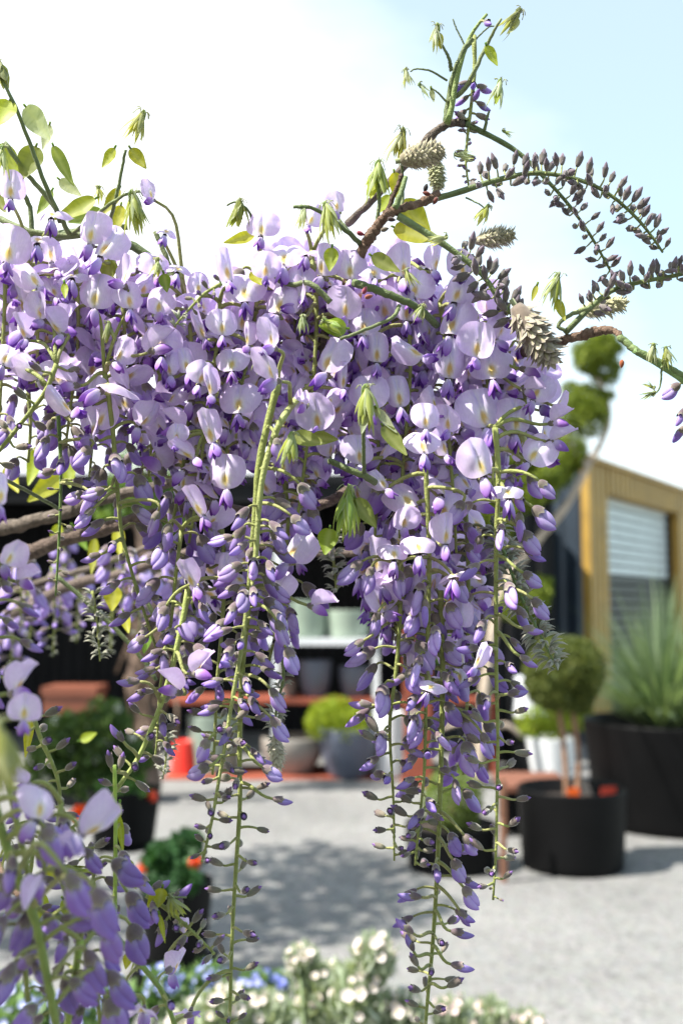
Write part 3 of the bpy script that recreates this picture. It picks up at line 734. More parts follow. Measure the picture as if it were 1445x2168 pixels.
FL['half'] = [half_open(51, 4.2, -62), half_open(52, 3.2, -48), half_open(53, 5.0, -72)]

def bud_mesh(kind, seed):
    q = random.Random(seed); pm = MB(); cm = MB()
    if kind in ('big', 'deep'):
        fat = q.uniform(.82, 1.12)
        def bc_(t, y, x):
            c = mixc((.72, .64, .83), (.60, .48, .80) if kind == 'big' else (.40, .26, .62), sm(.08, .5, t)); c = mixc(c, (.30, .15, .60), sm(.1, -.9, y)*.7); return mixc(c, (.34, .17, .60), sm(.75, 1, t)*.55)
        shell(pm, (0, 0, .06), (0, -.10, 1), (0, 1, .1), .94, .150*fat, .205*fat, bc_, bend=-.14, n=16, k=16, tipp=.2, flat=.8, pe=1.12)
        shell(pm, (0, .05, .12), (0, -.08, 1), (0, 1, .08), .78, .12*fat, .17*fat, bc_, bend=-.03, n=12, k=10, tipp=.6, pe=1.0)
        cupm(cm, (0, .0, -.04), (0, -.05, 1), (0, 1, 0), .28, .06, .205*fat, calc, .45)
    elif kind == 'mid':
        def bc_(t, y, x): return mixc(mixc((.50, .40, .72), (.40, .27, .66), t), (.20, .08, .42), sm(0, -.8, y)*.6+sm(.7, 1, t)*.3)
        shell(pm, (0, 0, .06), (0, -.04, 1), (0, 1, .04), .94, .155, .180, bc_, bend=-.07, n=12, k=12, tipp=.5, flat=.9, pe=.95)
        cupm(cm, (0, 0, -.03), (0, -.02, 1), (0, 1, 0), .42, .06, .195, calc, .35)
    elif kind == 'small':
        def bc_(t, y, x): return mixc((.25, .16, .34), (.36, .20, .56), sm(.5, 1, t))
        shell(pm, (0, 0, .08), (0, -.0, 1), (0, 1, 0), .92, .165, .18, bc_, n=10, k=12, tipp=.9, pe=.82)
        cupm(cm, (0, 0, -.03), (0, 0, 1), (0, 1, 0), .50, .07, .225, lambda t, y, x: mixc((.20, .19, .13), (.17, .14, .12), t), .28)
        cupm(cm, (0, 0, .0), (0, 0, 1), (0, 1, 0), .66, .07, .20, lambda t, y, x: mixc((.20, .20, .13), (.18, .14, .13), t), .25)
    elif kind == 'dark':
        def bc_(t, y, x): return mixc((.16, .14, .13), (.15, .11, .15), t)
        shell(pm, (0, 0, 0), (0, 0, 1), (0, 1, 0), 1, .20, .21, bc_, n=10, k=10, tipp=1.0)
        cupm(cm, (0, 0, -.02), (0, 0, 1), (0, 1, 0), .5, .06, .235, lambda t, y, x: mixc((.17, .17, .12), (.13, .11, .11), t), .4)
        pm, cm = MB(), MB2(pm, cm)
    elif kind == 'wool':
        for k_ in range(3):
            a = k_*2.1+q.random(); dv = Vector((.35*math.cos(a), .35*math.sin(a), 1))
            shell(cm, (0, 0, 0), dv, (0, 1, .1), q.uniform(.8, 1.1), .13, .07, lambda t, y, x: mixc((.26, .29, .19), (.44, .42, .36), t), bend=.22, n=8, k=7, tipp=2)
    prs = [(cm, M_CALYX if kind != 'wool' else M_WOOL)]
    if pm.v: prs.insert(0, (pm, M_PETAL))
    return addmat(prs, 'bud')
def MB2(a, b):
    m = MB(); m.add(a.v, a.f, a.c); m.add(b.v, b.f, b.c); return m
BUD = {k_: [bud_mesh(k_, s) for s in range(3)] for k_ in ('big', 'deep', 'mid', 'small', 'dark', 'wool')}

# ---- raceme registry
class Raceme:
    def __init__(s, pts, w0=9, w1=3, d=.5, col=GRN2, profile=None, step=15, ped=44, side3=1.0, name='flower_raceme', fz=-.35, skip=0., up=0., sizef=1., lbl=None):
        s.px = pts; s.d = d
        P3 = [P(p[0], p[1], (p[2] if len(p) > 2 else d)) for p in pts]
        n = max(10, int(sum((P3[i+1]-P3[i]).length for i in range(len(P3)-1))/.006))
        s.n = n; s.pts = spline(P3, n); s.w0 = w0; s.w1 = w1; s.col = col
        s.len = [0]
        for i in range(1, n): s.len.append(s.len[-1]+(s.pts[i]-s.pts[i-1]).length)
        s.mb = MB(); k_ = d/FPX
        s.k = k_
        s.mb.tube(s.pts, [(w0+(w1-w0)*(i/(n-1))**.9)/2*k_*(1+.06*math.sin(i*2.3)) for i in range(n)], lambda t: mixc(col, GRN, t*.3), 9)
        s.items = []; s.profile = profile or []; s.step = step; s.ped = ped; s.name = name; s.fz = fz; s.skip = skip; s.up = up; s.sizef = sizef; s.lbl = lbl
    def at(s, t):
        L_ = t*s.len[-1]
        for i in range(1, s.n):
            if s.len[i] >= L_:
                u = (L_-s.len[i-1])/max(1e-9, s.len[i]-s.len[i-1]); return s.pts[i-1].lerp(s.pts[i], u), (s.pts[i]-s.pts[i-1]).normalized()
        return s.pts[-1], (s.pts[-1]-s.pts[-2]).normalized()
    def nearest(s, p):
        b = min(range(s.n), key=lambda i: (s.pts[i]-p).length_squared); return b
    def pedicel(s, a, e, tang_end, r=.0008, lift=.25, col=None):
        L_ = (e-a).length
        c1 = a+(e-a)*.4+UPV*L_*lift; c2 = e-tang_end*L_*.35
        pts = []
        for i in range(8):
            t = i/7; u = 1-t
            pts.append(a*u**3+c1*3*u*u*t+c2*3*u*t*t+e*t**3)
        s.mb.tube(pts, [r*(1.25-.4*t/7) for t in range(8)], col or mixc(GRN2, (.30, .28, .12), random.random()*.7), 6)
ALLR = []
def rac(*a, **k):
    r_ = Raceme(*a, **k); ALLR.append(r_); return r_

rnd = random.Random(21)
def orient(yaw, pitch, roll):
    return CB @ Matrix.Rotation(-R(roll), 3, 'Z') @ Matrix.Rotation(R(yaw), 3, 'Y') @ Matrix.Rotation(-R(pitch), 3, 'X')
def place(rc, mesh, loc, rot, scale, name):
    rc.items.append((mesh, loc, rot, scale, name))

def auto(rc):
    """nodes in phyllotaxis down the rachis: profile = [(t_end, stage)]"""
    L_ = rc.len[-1]; step = rc.step*rc.k; t = .02; i = 0; ang = rnd.uniform(0, 6.28)
    while t < .995:
        st = next((s_ for te, s_ in rc.profile if t <= te), None)
        if st is None: break
        p, tg = rc.at(t)
        ang += 2.3998+rnd.gauss(0, .25)
        f = step/L_*rnd.uniform(.7, 1.5)*(1.12 if st in ('big', 'bigmid', 'mid') else 1)*(.62 if st in ('open', 'opendk') else 1)
        if st == 'dark': f *= .72
        if st in ('dark', 'wool', 'small'): f *= (.75 if t > .85 else .95)
        t += f; i += 1
        if rnd.random() < rc.skip: continue
        sidev = tg.orthogonal().normalized()
        # frame around the rachis
        e1 = (RT - tg*RT.dot(tg)).normalized(); e2 = tg.cross(e1)
        if e2.dot(-FWD) < 0: e2 = -e2
        cx, cz = math.cos(ang), math.sin(ang)
        outv = (e1*cx+e2*cz).normalized()
        if st == 'none': continue
        if st in ('open', 'opendk'):
            if cz > .35 and rc.fz < 0: cz = -cz*.6; outv = (e1*cx+e2*cz).normalized()
            yaw = math.degrees(math.atan2(cx, abs(cz)+.35))*rnd.uniform(.5, 1.15)+rnd.gauss(0, 22)
            kind = rnd.choices(['front', 'wide', 'folded', 'cupped', 'half', 'bud'], [40, 18, 16, 12, 8, 4])[0]
            wpx = rnd.uniform(62, 92)*rc.sizef
            e = p+outv*rc.ped*rc.k*rnd.uniform(.75, 1.15)+UPV*rnd.uniform(-6, 14)*rc.k
            if kind == 'bud':
                mesh = rnd.choice(BUD['big']); dv = (outv*.6-UPV*.8+Vector((0, 0, 0))).normalized()
                rot = dv.to_track_quat('Z', 'Y').to_matrix(); sc = rnd.uniform(56, 70)*rc.k*rc.sizef; back = dv
                place(rc, mesh, e, rot, sc, 'bud'); rc.pedicel(p, e-dv*sc*.04, dv); continue
            rot = orient(yaw, rnd.gauss(2, 22), rnd.gauss(0, 24)); mesh = rnd.choice(FL[kind]); sc = wpx*rc.k
            place(rc, mesh, e, rot, sc, 'flower')
            bp_ = e+rot @ Vector((0, -.03, -.13))*sc; rc.pedicel(p, bp_, rot @ Vector((0, .0, 1)))
        else:
            spec = {'big': ((60, 76), -1.05, 1.0), 'bigmid': ((50, 66), -.7, .95), 'mid': ((42, 54), -.28, .85), 'small': ((30, 41), .15, .72), 'dark': ((24, 34), .35, .55), 'wool': ((20, 30), .1, .25), 'tiny': ((15, 23), .0, .42)}[st]
            mk = {'bigmid': 'big' if rnd.random() < .5 else 'mid', 'tiny': 'small'}.get(st, st)
            ln = rnd.uniform(*spec[0])*rc.k*rc.sizef*(1-.25*sm(.9, 1, t))
            e = p+outv*rc.ped*spec[2]*rc.k*rnd.uniform(.75, 1.15)*(1-.5*sm(.85, 1, t))+UPV*rnd.uniform(-6, 4)*rc.k
            if rc.up: e += UPV*rc.up*rc.ped*rc.k*.35
            dv = (outv*.85+UPV*(spec[1]+rc.up+rnd.gauss(0, .22 if st != 'dark' else .5))+RT*rnd.gauss(0, .15 if st != 'dark' else .4)).normalized()
            rot = dv.to_track_quat('Z', 'Y').to_matrix() @ Matrix.Rotation(rnd.gauss(0, .5), 3, 'Z')
            if mk == 'big' and (rc.d < .45 or t > .55 and rnd.random() < .6): mk = 'deep'
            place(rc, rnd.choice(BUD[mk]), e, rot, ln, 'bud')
            rc.pedicel(p, e-dv*ln*.03, dv, r=(.00062 if st not in ('wool', 'tiny', 'dark') else .00042), lift=.12 if rc.up <= 0 else .0)

# ---- front racemes (traced)
rA = rac([(588, 812), (566, 900), (548, 985), (541, 1080), (533, 1180), (526, 1280), (516, 1380), (510, 1480), (507, 1600), (508, 1700), (500, 1830), (493, 1950), (489, 2060), (486, 2185)], 17, 7, .490, profile=[(.20, 'bud0'), (.42, 'bigmid'), (.60, 'mid'), (.8, 'small'), (1, 'small')], step=17, ped=50)
rB = rac([(640, 830, .51), (602, 880), (578, 930), (556, 1010), (546, 1100), (540, 1190), (524, 1280), (512, 1370), (492, 1480), (476, 1580), (462, 1660), (448, 1740), (428, 1825)], 16, 6, .482, col=(.33, .36, .13), profile=[(.30, 'none'), (.52, 'bigmid'), (.72, 'mid'), (1, 'small')], step=14, ped=34)
rC = rac([(1047, 905), (1054, 1000), (1051, 1100), (1049, 1200), (1049, 1300), (1050, 1450), (1053, 1560), (1051, 1700), (1049, 1800), (1043, 1905)], 13, 5, .500, profile=[(.12, 'none'), (.42, 'bigmid'), (.58, 'mid'), (.97, 'small'), (1, 'tiny')], step=17, ped=56)
rD = rac([(898, 950), (904, 1060), (908, 1180), (906, 1300), (902, 1420), (900, 1540), (897, 1640), (887, 1740), (878, 1832)], 12, 5, .508, profile=[(.28, 'none'), (.5, 'big'), (.68, 'bigmid'), (.85, 'mid'), (1, 'small')], step=15, ped=42)
rE = rac([(932, 1250), (936, 1400), (935, 1520), (932, 1650), (928, 1760), (924, 1860), (918, 1960), (911, 2050), (904, 2120), (899, 2190)], 13, 7, .515, profile=[(.24, 'open'), (.36, 'big'), (.56, 'bigmid'), (.76, 'mid'), (1, 'small')], step=16, ped=54)
rF = rac([(850, 1200), (845, 1320), (838, 1420), (826, 1510), (825, 1570), (830, 1650), (833, 1720), (834, 1822)], 11, 4, .512, profile=[(.25, 'open'), (.42, 'big'), (.55, 'bigmid'), (.75, 'mid'), (1, 'small')], step=15, ped=46)
rG = rac([(400, 1240), (388, 1310), (368, 1400), (345, 1480), (318, 1550), (290, 1610), (262, 1650), (236, 1690), (222, 1716)], 14, 8, .500, col=(.34, .40, .12), profile=[(.25, 'bigmid'), (.45, 'mid'), (1, 'small')], step=17, ped=46)
rH = rac([(385, 1120), (372, 1220), (362, 1320), (347, 1400), (337, 1480), (333, 1560), (328, 1610)], 9, 4, .512, profile=[(.35, 'big'), (.6, 'bigmid'), (1, 'mid')], step=22, ped=40)
rI = rac([(222, 790), (236, 880), (243, 960), (250, 1050), (258, 1130), (276, 1200), (300, 1280), (330, 1370)], 12, 6, .515, profile=[(.25, 'open'), (.42, 'big'), (.6, 'bigmid'), (1, 'mid')], step=20, ped=48, fz=-1)
rJ = rac([(124, 880), (128, 960), (129, 1040), (126, 1130), (122, 1200), (118, 1262)], 9, 4, .520, col=(.12, .20, .05), profile=[(.2, 'big'), (.4, 'mid'), (1, 'tiny')], step=17, ped=36)
rK = rac([(120, 770), (96, 830), (50, 890), (-10, 965), (-50, 1010)], 11, 8, .50, profile=[(1, 'small')], step=22, ped=40)
rL = rac([(1040, 1100), (1070, 1180), (1100, 1260), (1140, 1340), (1180, 1418)], 10, 4, .535, col=(.16, .24, .09), profile=[(1, 'wool')], step=5.5, ped=36, sizef=1.5)
rM = rac([(880, 430), (960, 410), (1030, 387), (1100, 370), (1150, 367), (1215, 378), (1280, 405), (1340, 455), (1378, 500), (1402, 535)], 15, 5, .505, col=(.115, .15, .06), profile=[(.22, 'none'), (1, 'dark')], step=10, ped=38, up=.35, sizef=1.12)
rN = rac([(985, 262), (1060, 300), (1105, 330), (1150, 375), (1200, 430), (1250, 500), (1300, 590)], 13, 5, .53, col=(.105, .145, .055), profile=[(.38, 'none'), (1, 'dark')], step=12, ped=30, up=.0)
rO = rac([(1195, 705), (1250, 650), (1300, 612), (1360, 596), (1420, 585), (1480, 572)], 13, 8, .51, col=(.135, .17, .07), profile=[(.2, 'none'), (1, 'dark')], step=8, ped=28, up=.45)
rP = rac([(842, 457), (900, 492), (960, 532), (1020, 580), (1060, 640), (1108, 690)], 17, 9, .50, col=(.16, .21, .09), profile=[(.42, 'none'), (1, 'dark')], step=8, ped=34, up=.35, sizef=1.25)
rQ = rac([(1002, 75), (1004, 140), (998, 210), (990, 280), (985, 340), (992, 400)], 11, 4, .53, profile=[(.28, 'none'), (.5, 'mid'), (.58, 'small'), (1, 'tiny')], step=7, ped=15, sizef=.85)
rR_ = rac([(470, 600), (435, 620), (405, 650), (370, 690)], 9, 4, .475, profile=[(.7, 'tiny'), (1, 'wool')], step=8, ped=20)
rS = rac([(985, 100), (965, 170), (955, 230), (945, 262)][::-1]+[(1005, 60), (1030, 30)], 15, 6, .525, col=(.18, .24, .07), profile=[(.9, 'none'), (1, 'mid')], step=25, ped=40)
rT = rac([(590, 1330), (600, 1430), (585, 1500), (580, 1600)], 8, 5, .54, col=(.2, .25, .1), profile=[(1, 'wool')], step=7, ped=20)
rU = rac([(700, 1130), (705, 1180), (712, 1250)], 8, 4, .58, profile=[(1, 'wool')], step=5, ped=28, sizef=1.2)
rV = rac([(196, 1250), (205, 1310), (212, 1400)], 6, 3, .60, profile=[(1, 'wool')], step=6, ped=22)
rW = rac([(350, 1540), (352, 1600), (345, 1650)], 6, 3, .60, profile=[(1, 'wool')], step=7, ped=20)
# left edge, off frame stalk with buds reaching in
rX = rac([(-40, 1100), (-35, 1250), (-28, 1400), (-22, 1500)], 12, 8, .40, profile=[(.3, 'none'), (1, 'bigmid')], step=14, ped=72, sizef=1.0)
# foreground blurred cluster
rY2 = rac([(15, 1640, .37), (40, 1760, .36), (60, 1860, .36), (50, 1990, .36), (60, 2120, .36)], 14, 12, .365, profile=[(.3, 'big'), (1, 'bigmid')], step=26, ped=60, sizef=1.0)
rY3 = rac([(130, 1700, .40), (120, 1820, .39), (160, 1950, .39), (200, 2080, .39), (215, 2185, .39)], 12, 10, .39, profile=[(.4, 'big'), (1, 'bigmid')], step=26, ped=54, sizef=1.0)
rY = rac([(-40, 1560), (-18, 1680), (10, 1780), (45, 1870), (78, 1960), (98, 2060), (122, 2185)], 24, 18, .345, col=(.22, .28, .07), profile=[(.35, 'none'), (1, 'bigmid')], step=26, ped=70, sizef=1.35)
rZ = rac([(170, 1990), (160, 2060), (150, 2120), (140, 2200)], 17, 15, .385, col=(.30, .40, .08), profile=[(1, 'bigmid')], step=26, ped=66, sizef=1.2)
rAA = rac([(60, 1480), (85, 1560), (108, 1610), (125, 1660), (130, 1740)], 11, 7, .47, profile=[(1, 'small')], step=16, ped=34)
rBB = rac([(225, 1960), (270, 2010), (330, 2080), (352, 2120), (375, 2185)], 14, 10, .44, col=(.20, .28, .07), profile=[(.3, 'none'), (1, 'mid')], step=30, ped=50)
rCC = rac([(310, 1895), (360, 1930), (410, 1975), (455, 2020)], 11, 5, .46, profile=[(.4, 'mid'), (1, 'small')], step=12, ped=26)
rDD = rac([(243, 1620), (245, 1750), (244, 1880), (243, 1980)], 8, 9, .45, col=(.30, .42, .07), profile=[(.3, 'none'), (.9, 'bigmid')], step=34, ped=44)
rEE = rac([(60, 1700), (70, 1800), (60, 1900), (75, 2000)], 10, 6, .46, profile=[(1, 'mid')], step=13, ped=34)
rFF = rac([(150, 1750), (185, 1810), (200, 1880), (185, 1990)], 10, 6, .47, profile=[(.4, 'small'), (1, 'bigmid')], step=14, ped=34)
# right edge cluster
rGG = rac([(1340, 740), (1400, 775), (1450, 810), (1500, 850)], 15, 12, .49, col=(.18, .28, .10), profile=[], step=30, ped=30)
rHH = rac([(1480, 760), (1470, 850), (1462, 950)], 8, 6, .49, profile=[(1, 'bigmid')], step=22, ped=44, sizef=.8)

# ---- racemes inside the mass (behind)
mass = [
 ([(64, 560), (72, 620), (80, 700), (78, 820)], .54, [(1, 'open')]),
 ([(160, 560), (165, 640), (165, 740), (150, 860), (140, 940)], .55, [(.88, 'open'), (1, 'big')]),
 ([(12, 570), (10, 660), (5, 760), (0, 880)], .55, [(.8, 'open'), (1, 'big')]),
 ([(250, 580), (260, 650), (265, 740), (255, 840)], .545, [(1, 'open')]),
 ([(340, 610), (345, 680), (340, 780), (325, 900), (315, 1010)], .55, [(.85, 'open'), (1, 'big')]),
 ([(395, 645), (405, 720), (405, 800), (395, 930), (375, 1060), (350, 1180)], .53, [(.72, 'open'), (1, 'big')]),
 ([(465, 640), (468, 690), (455, 760), (435, 900), (420, 1030), (400, 1150)], .52, [(.85, 'open'), (1, 'big')]),
 ([(545, 560), (545, 620), (535, 700), (520, 780), (490, 900), (470, 1020)], .53, [(1, 'open')]),
 ([(612, 550), (620, 620), (625, 700), (630, 800)], .54, [(1, 'open')]),
 ([(660, 540), (670, 660), (665, 780), (655, 900), (640, 1020), (625, 1130)], .53, [(.85, 'open'), (1, 'big')]),
 ([(720, 540), (735, 660), (750, 780), (745, 900), (735, 1000)], .55, [(.8, 'open'), (1, 'big')]),
 ([(790, 620), (800, 740), (800, 860), (800, 980), (795, 1100), (790, 1200)], .54, [(.85, 'open'), (1, 'big')]),
 ([(850, 540), (862, 660), (868, 780), (860, 900), (850, 1020), (845, 1140)], .53, [(.8, 'open'), (1, 'big')]),
 ([(930, 640), (940, 710), (945, 820), (950, 940), (960, 1060), (965, 1170)], .53, [(.88, 'open'), (1, 'big')]),
 ([(1005, 660), (1020, 720), (1030, 800), (1035, 880)], .53, [(1, 'open')]),
 ([(1065, 740), (1095, 790), (1110, 840), (1110, 930), (1095, 1020)], .54, [(.85, 'open'), (1, 'big')]),
 ([(985, 1080), (990, 1200), (990, 1320), (990, 1440), (985, 1540), (980, 1640)], .545, [(.5, 'open'), (1, 'big')]),
 ([(800, 1150), (815, 1260), (820, 1350)], .55, [(.85, 'open'), (1, 'big')]),
 ([(600, 1000), (610, 1100), (600, 1200), (590, 1300), (570, 1400)], .54, [(.5, 'open'), (1, 'big')]),
 ([(470, 1120), (475, 1220), (470, 1330), (460, 1440), (455, 1560), (450, 1640)], .53, [(.35, 'open'), (.7, 'bigmid'), (1, 'small')]),
 ([(300, 830), (305, 900), (300, 1010)], .58, [(1, 'big')]),
 ([(60, 820), (65, 900), (60, 980)], .58, [(1, 'big')]),
 ([(190, 860), (195, 930), (190, 1010)], .58, [(1, 'big')]),
 ([(430, 670), (440, 720), (450, 800)], .60, [(1, 'open')]),
 ([(300, 600), (310, 650), (300, 720)], .60, [(1, 'open')]),
 ([(100, 540), (110, 660), (115, 780)], .60, [(1, 'open')]),
 ([(580, 620), (590, 720), (590, 850), (580, 1000)], .60, [(1, 'open')]),
 ([(700, 700), (700, 850), (700, 1000)], .60, [(1, 'open')]),
 ([(900, 700), (905, 850), (900, 1000), (900, 1120)], .60, [(1, 'open')]),
 ([(1050, 800), (1050, 920), (1040, 1040)], .60, [(.85, 'open'), (1, 'big')]),
 ([(820, 700), (825, 850), (830, 1000)], .60, [(1, 'open')]),
 ([(500, 700), (500, 850), (500, 1000)], .61, [(1, 'open')]),
]
for x, y, l_, dd_, sz in ((60, 1240, 120, 1.05, 1.1), (110, 1200, 190, .95, 1), (160, 1210, 150, 1.2, 1), (232, 1180, 200, 1.1, 1), (40, 1180, 160, .85, 1), (290, 1190, 180, .9, 1), (340, 1160, 180, .95, 1), (20, 1290, 150, 1.15, 1), (255, 1150, 130, .8, 1), (400, 1220, 200, .8, 1), (130, 1120, 200, 1.3, .9)):
    rac([(x, y), (x+6, y+l_*.5), (x+2, y+l_)], 5, 3, dd_, profile=[(.45, 'big'), (.8, 'mid'), (1, 'wool')], step=13*.6/dd_, ped=30*.6/dd_, sizef=.62/dd_*sz)
for pts, d, prof in mass:
    rac(pts, 10, 6, d, profile=prof, step=17, ped=44, fz=-1)

# ---- hero flowers traced from the photograph: x, y (banner centre), width px, kind, yaw, pitch, roll, depth offset
H = [
 (25,395,66,'front',5,10,0),(110,432,72,'wide',0,0,0),(330,402,44,'cupped',-40,0,10),(357,478,50,'wide',10,10,20),(80,485,74,'wide',0,0,0),
 (197,482,74,'front',-20,-10,10),(232,514,78,'front',-15,0,28),(154,555,86,'wide',0,5,0),(64,582,72,'folded',35,0,-30),(20,518,84,'cupped',25,0,10),
 (205,615,84,'front',-4,0,6),(272,624,66,'front',22,0,-4),(94,648,62,'cupped',-30,0,5),(120,678,66,'folded',-40,0,-22),(54,690,60,'folded',-30,0,-8),
 (17,745,66,'front',10,0,20),(64,774,70,'folded',40,-10,-35),(127,785,70,'front',30,10,15),(230,788,86,'wide',-45,0,24),(163,785,60,'half',-60,0,0),
 (250,738,62,'cupped',55,20,30),(343,720,76,'front',5,0,0),(310,712,66,'half',75,20,0),(358,770,56,'folded',-25,0,-12),(392,762,60,'folded',15,0,-10),
 (288,585,64,'cupped',-50,10,35),(329,552,66,'front',25,0,0),(380,552,60,'wide',10,0,10),(330,635,62,'cupped',35,0,0),(127,858,78,'folded',40,20,-38),
 (555,472,66,'front',-10,0,4),(602,527,84,'front',-6,0,2),(518,602,86,'front',4,0,0),(477,563,74,'folded',10,0,-12),(596,630,82,'front',-30,0,12),
 (422,690,66,'folded',8,0,-20),(491,757,66,'front',0,0,0),(563,686,44,'cupped',30,0,-10),(590,705,66,'cupped',-45,0,15),(527,708,52,'folded',-30,0,0),
 (591,765,82,'cupped',-50,-15,18),(701,751,84,'front',-42,0,14),(654,632,68,'cupped',-55,0,40),(688,553,72,'front',-40,0,10),(648,515,62,'wide',-20,0,0),
 (430,790,58,'front',20,0,20),(716,425,46,'cupped',-20,-20,10),(470,682,62,'front',10,0,0),(973,611,74,'front',-15,0,20),(963,673,86,'front',-25,0,16),
 (951,763,86,'front',2,0,4),(1039,763,90,'front',-3,0,-2),(862,742,76,'folded',30,10,-50),(797,738,66,'front',0,0,0),(1015,722,80,'cupped',-20,0,10),
 (1048,690,62,'folded',60,0,0),(1141,820,66,'front',-20,0,24),(1017,864,92,'front',10,0,-12),(1091,880,80,'front',16,0,6),(1011,970,88,'front',14,0,-14),
 (1139,952,74,'front',-28,-4,36),(1077,1022,76,'wide',0,-10,0),(894,928,72,'front',0,0,-4),(932,936,62,'folded',28,0,-16),(856,1040,86,'wide',14,-10,-24),
 (803,1015,52,'folded',30,0,-30),(940,1063,82,'front',0,-6,2),(887,1139,78,'wide',0,-6,0),(836,1156,68,'wide',5,-6,4),(842,828,74,'folded',0,0,-8),
 (908,845,52,'folded',38,0,-24),(780,831,80,'front',-10,0,-8),(759,952,68,'front',20,0,0),(949,1021,70,'wide',40,0,30),(956,1190,86,'wide',-20,20,-10),
 (793,1212,72,'wide',-20,10,-30),(793,1268,74,'cupped',30,10,-30),(956,883,62,'cupped',-30,0,10),(1160,869,54,'half',60,10,0),(1168,905,60,'half',70,-10,0),
 (505,838,84,'front',-4,0,0),(445,808,62,'folded',-20,0,-10),(444,902,76,'folded',-10,0,-14),(477,998,80,'front',-10,0,-4),(414,1060,76,'folded',-6,0,-26),
 (386,952,62,'folded',-24,-14,-50),(374,916,44,'front',-10,0,0),(650,832,56,'half',-20,-10,10),(679,877,82,'cupped',-20,20,-6),(630,1156,82,'front',-36,0,30),
 (690,838,46,'cupped',50,0,0),(401,1212,66,'folded',-16,0,-24),(477,1200,56,'front',-20,0,8),(591,1236,66,'front',-30,0,30),(404,1392,66,'half',65,20,10),
 (396,1436,66,'half',-60,20,10),(662,1252,60,'half',70,0,10),(977,1295,64,'cupped',-20,0,8),(914,1440,58,'wide',-20,-6,20),(1018,1388,56,'folded',-30,-4,24),
 (420,600,50,'front',10,0,0),(740,560,70,'front',0,0,0),(790,560,74,'front',10,10,0),(850,555,76,'front',20,5,0),(660,455,50,'cupped',20,0,20),
 (880,600,72,'front',-10,0,10),(920,545,60,'folded',40,0,10),(740,640,74,'cupped',-20,0,10),(860,650,66,'front',0,0,0),(640,590,66,'front',10,0,0),
 (770,680,70,'front',-8,10,0),(725,795,62,'folded',10,0,0),(560,560,60,'cupped',10,0,0),(985,560,60,'cupped',-30,10,0),(850,1090,60,'cupped',20,0,0),
 (1110,750,60,'half',60,-10,0),(1115,800,50,'half',50,-20,0),(1180,840,40,'cupped',60,0,20),(940,1120,70,'front',20,0,0),(900,880,60,'front',0,0,0),
]
HFG = [(52,1492,68,'cupped',20,0,4,.358),(100,1700,92,'wide',30,0,35,.328),(215,1742,99,'folded',45,0,62,.338),(2,1035,72,'folded',50,0,10,.388),(20,1165,65,'cupped',50,0,20,.408),
       (20,1420,92,'half',60,10,0,.368),(70,1845,75,'half',-20,-60,0,.328),(370,2030,58,'folded',50,0,14,.470),(400,2120,58,'cupped',-10,-30,0,.470),(300,2120,73,'cupped',0,-40,0,.400),(395,1960,33,'folded',60,0,20,.470),
       (40,1200,62,'half',60,0,0,.418),(60,1630,58,'half',-30,0,0,.388),(130,1760,84,'half',60,-40,0,.338)]
big_fg = [(160,1880,105,40,-55,.305),(215,1905,110,30,-40,.328),(268,1835,84,70,-20,.400),(290,1912,84,45,-40,.420),(290,1985,90,30,-50,.410),(240,1990,84,40,-60,.348),(110,1780,84,35,-50,.328),
          (50,1960,90,-30,-50,.358),(30,2050,90,-70,-30,.358),(200,2040,96,40,-50,.358),(250,2080,96,50,-40,.358),(235,2130,96,15,-25,.368),(10,1880,90,-50,-30,.348),(60,2020,80,-10,-70,.368),(150,2100,80,30,-60,.378)]
for it in H+HFG:
    x, y, wpx, kind, yaw, pit, rol = it[:7]
    p2 = None
    if len(it) > 7: dd = it[7]
    else:
        # depth from the nearest raceme, a little in front of it
        best = None
        for rc in ALLR:
            if rc.profile and any(s_ in ('open', 'none', 'bud0', 'big') for _, s_ in rc.profile) and rc.d > .45 and rc.d < .56 and rc not in (rM, rN, rO, rP, rQ, rS):
                for i in range(0, rc.n, 3):
                    v_ = rc.pts[i]-CAMP; z_ = v_.dot(FWD); sx = W0/2+v_.dot(RT)/z_*FPX; sy = H0/2-v_.dot(UPV)/z_*FPX
                    dd_ = math.hypot(sx-x, (sy-y)*.6)+(z_-.48)*600
                    if best is None or dd_ < best[0]: best = (dd_, z_)
        dd = min(.508, best[1]-.022)
    kk = dd/FPX; rot = orient(yaw, pit, rol); sc = wpx*kk*1.15
    cen = P(x, y, dd); org = cen-rot @ Vector((0, .42, -.02))*sc
    bp_ = org+rot @ Vector((0, -.03, -.13))*sc
    cand = min(ALLR, key=lambda rc: (rc.pts[rc.nearest(bp_)]-bp_).length+(0 if rc not in (rM, rN, rO, rP, rQ, rS, rR_, rL) else 1) + (.03 if rc in (rX,) else 0))
    cand.items.append((rnd.choice(FL[kind]), org, rot, sc, 'flower'))
    i = cand.nearest(bp_); i = max(0, i-1)
    if (cand.pts[i]-bp_).length < .075: cand.pedicel(cand.pts[i], bp_, rot @ Vector((0, 0, 1)), r=.0009, lift=.3)
for (x, y, ln, ox, oy, dd) in big_fg:
    k_ = dd/FPX; e = P(x-ox*.4, y-abs(oy)*.5, dd); dv = (RT*ox+UPV*oy*1.2-FWD*rnd.uniform(-15, 25)).normalized(); rot = dv.to_track_quat('Z', 'Y').to_matrix()
    cand = min((rY, rZ, rDD, rFF), key=lambda rc: (rc.pts[rc.nearest(e)]-e).length)
    cand.items.append((rnd.choice(BUD['deep']), e, rot, ln*k_, 'bud')); i = cand.nearest(e); cand.pedicel(cand.pts[i], e, dv, r=.0008)
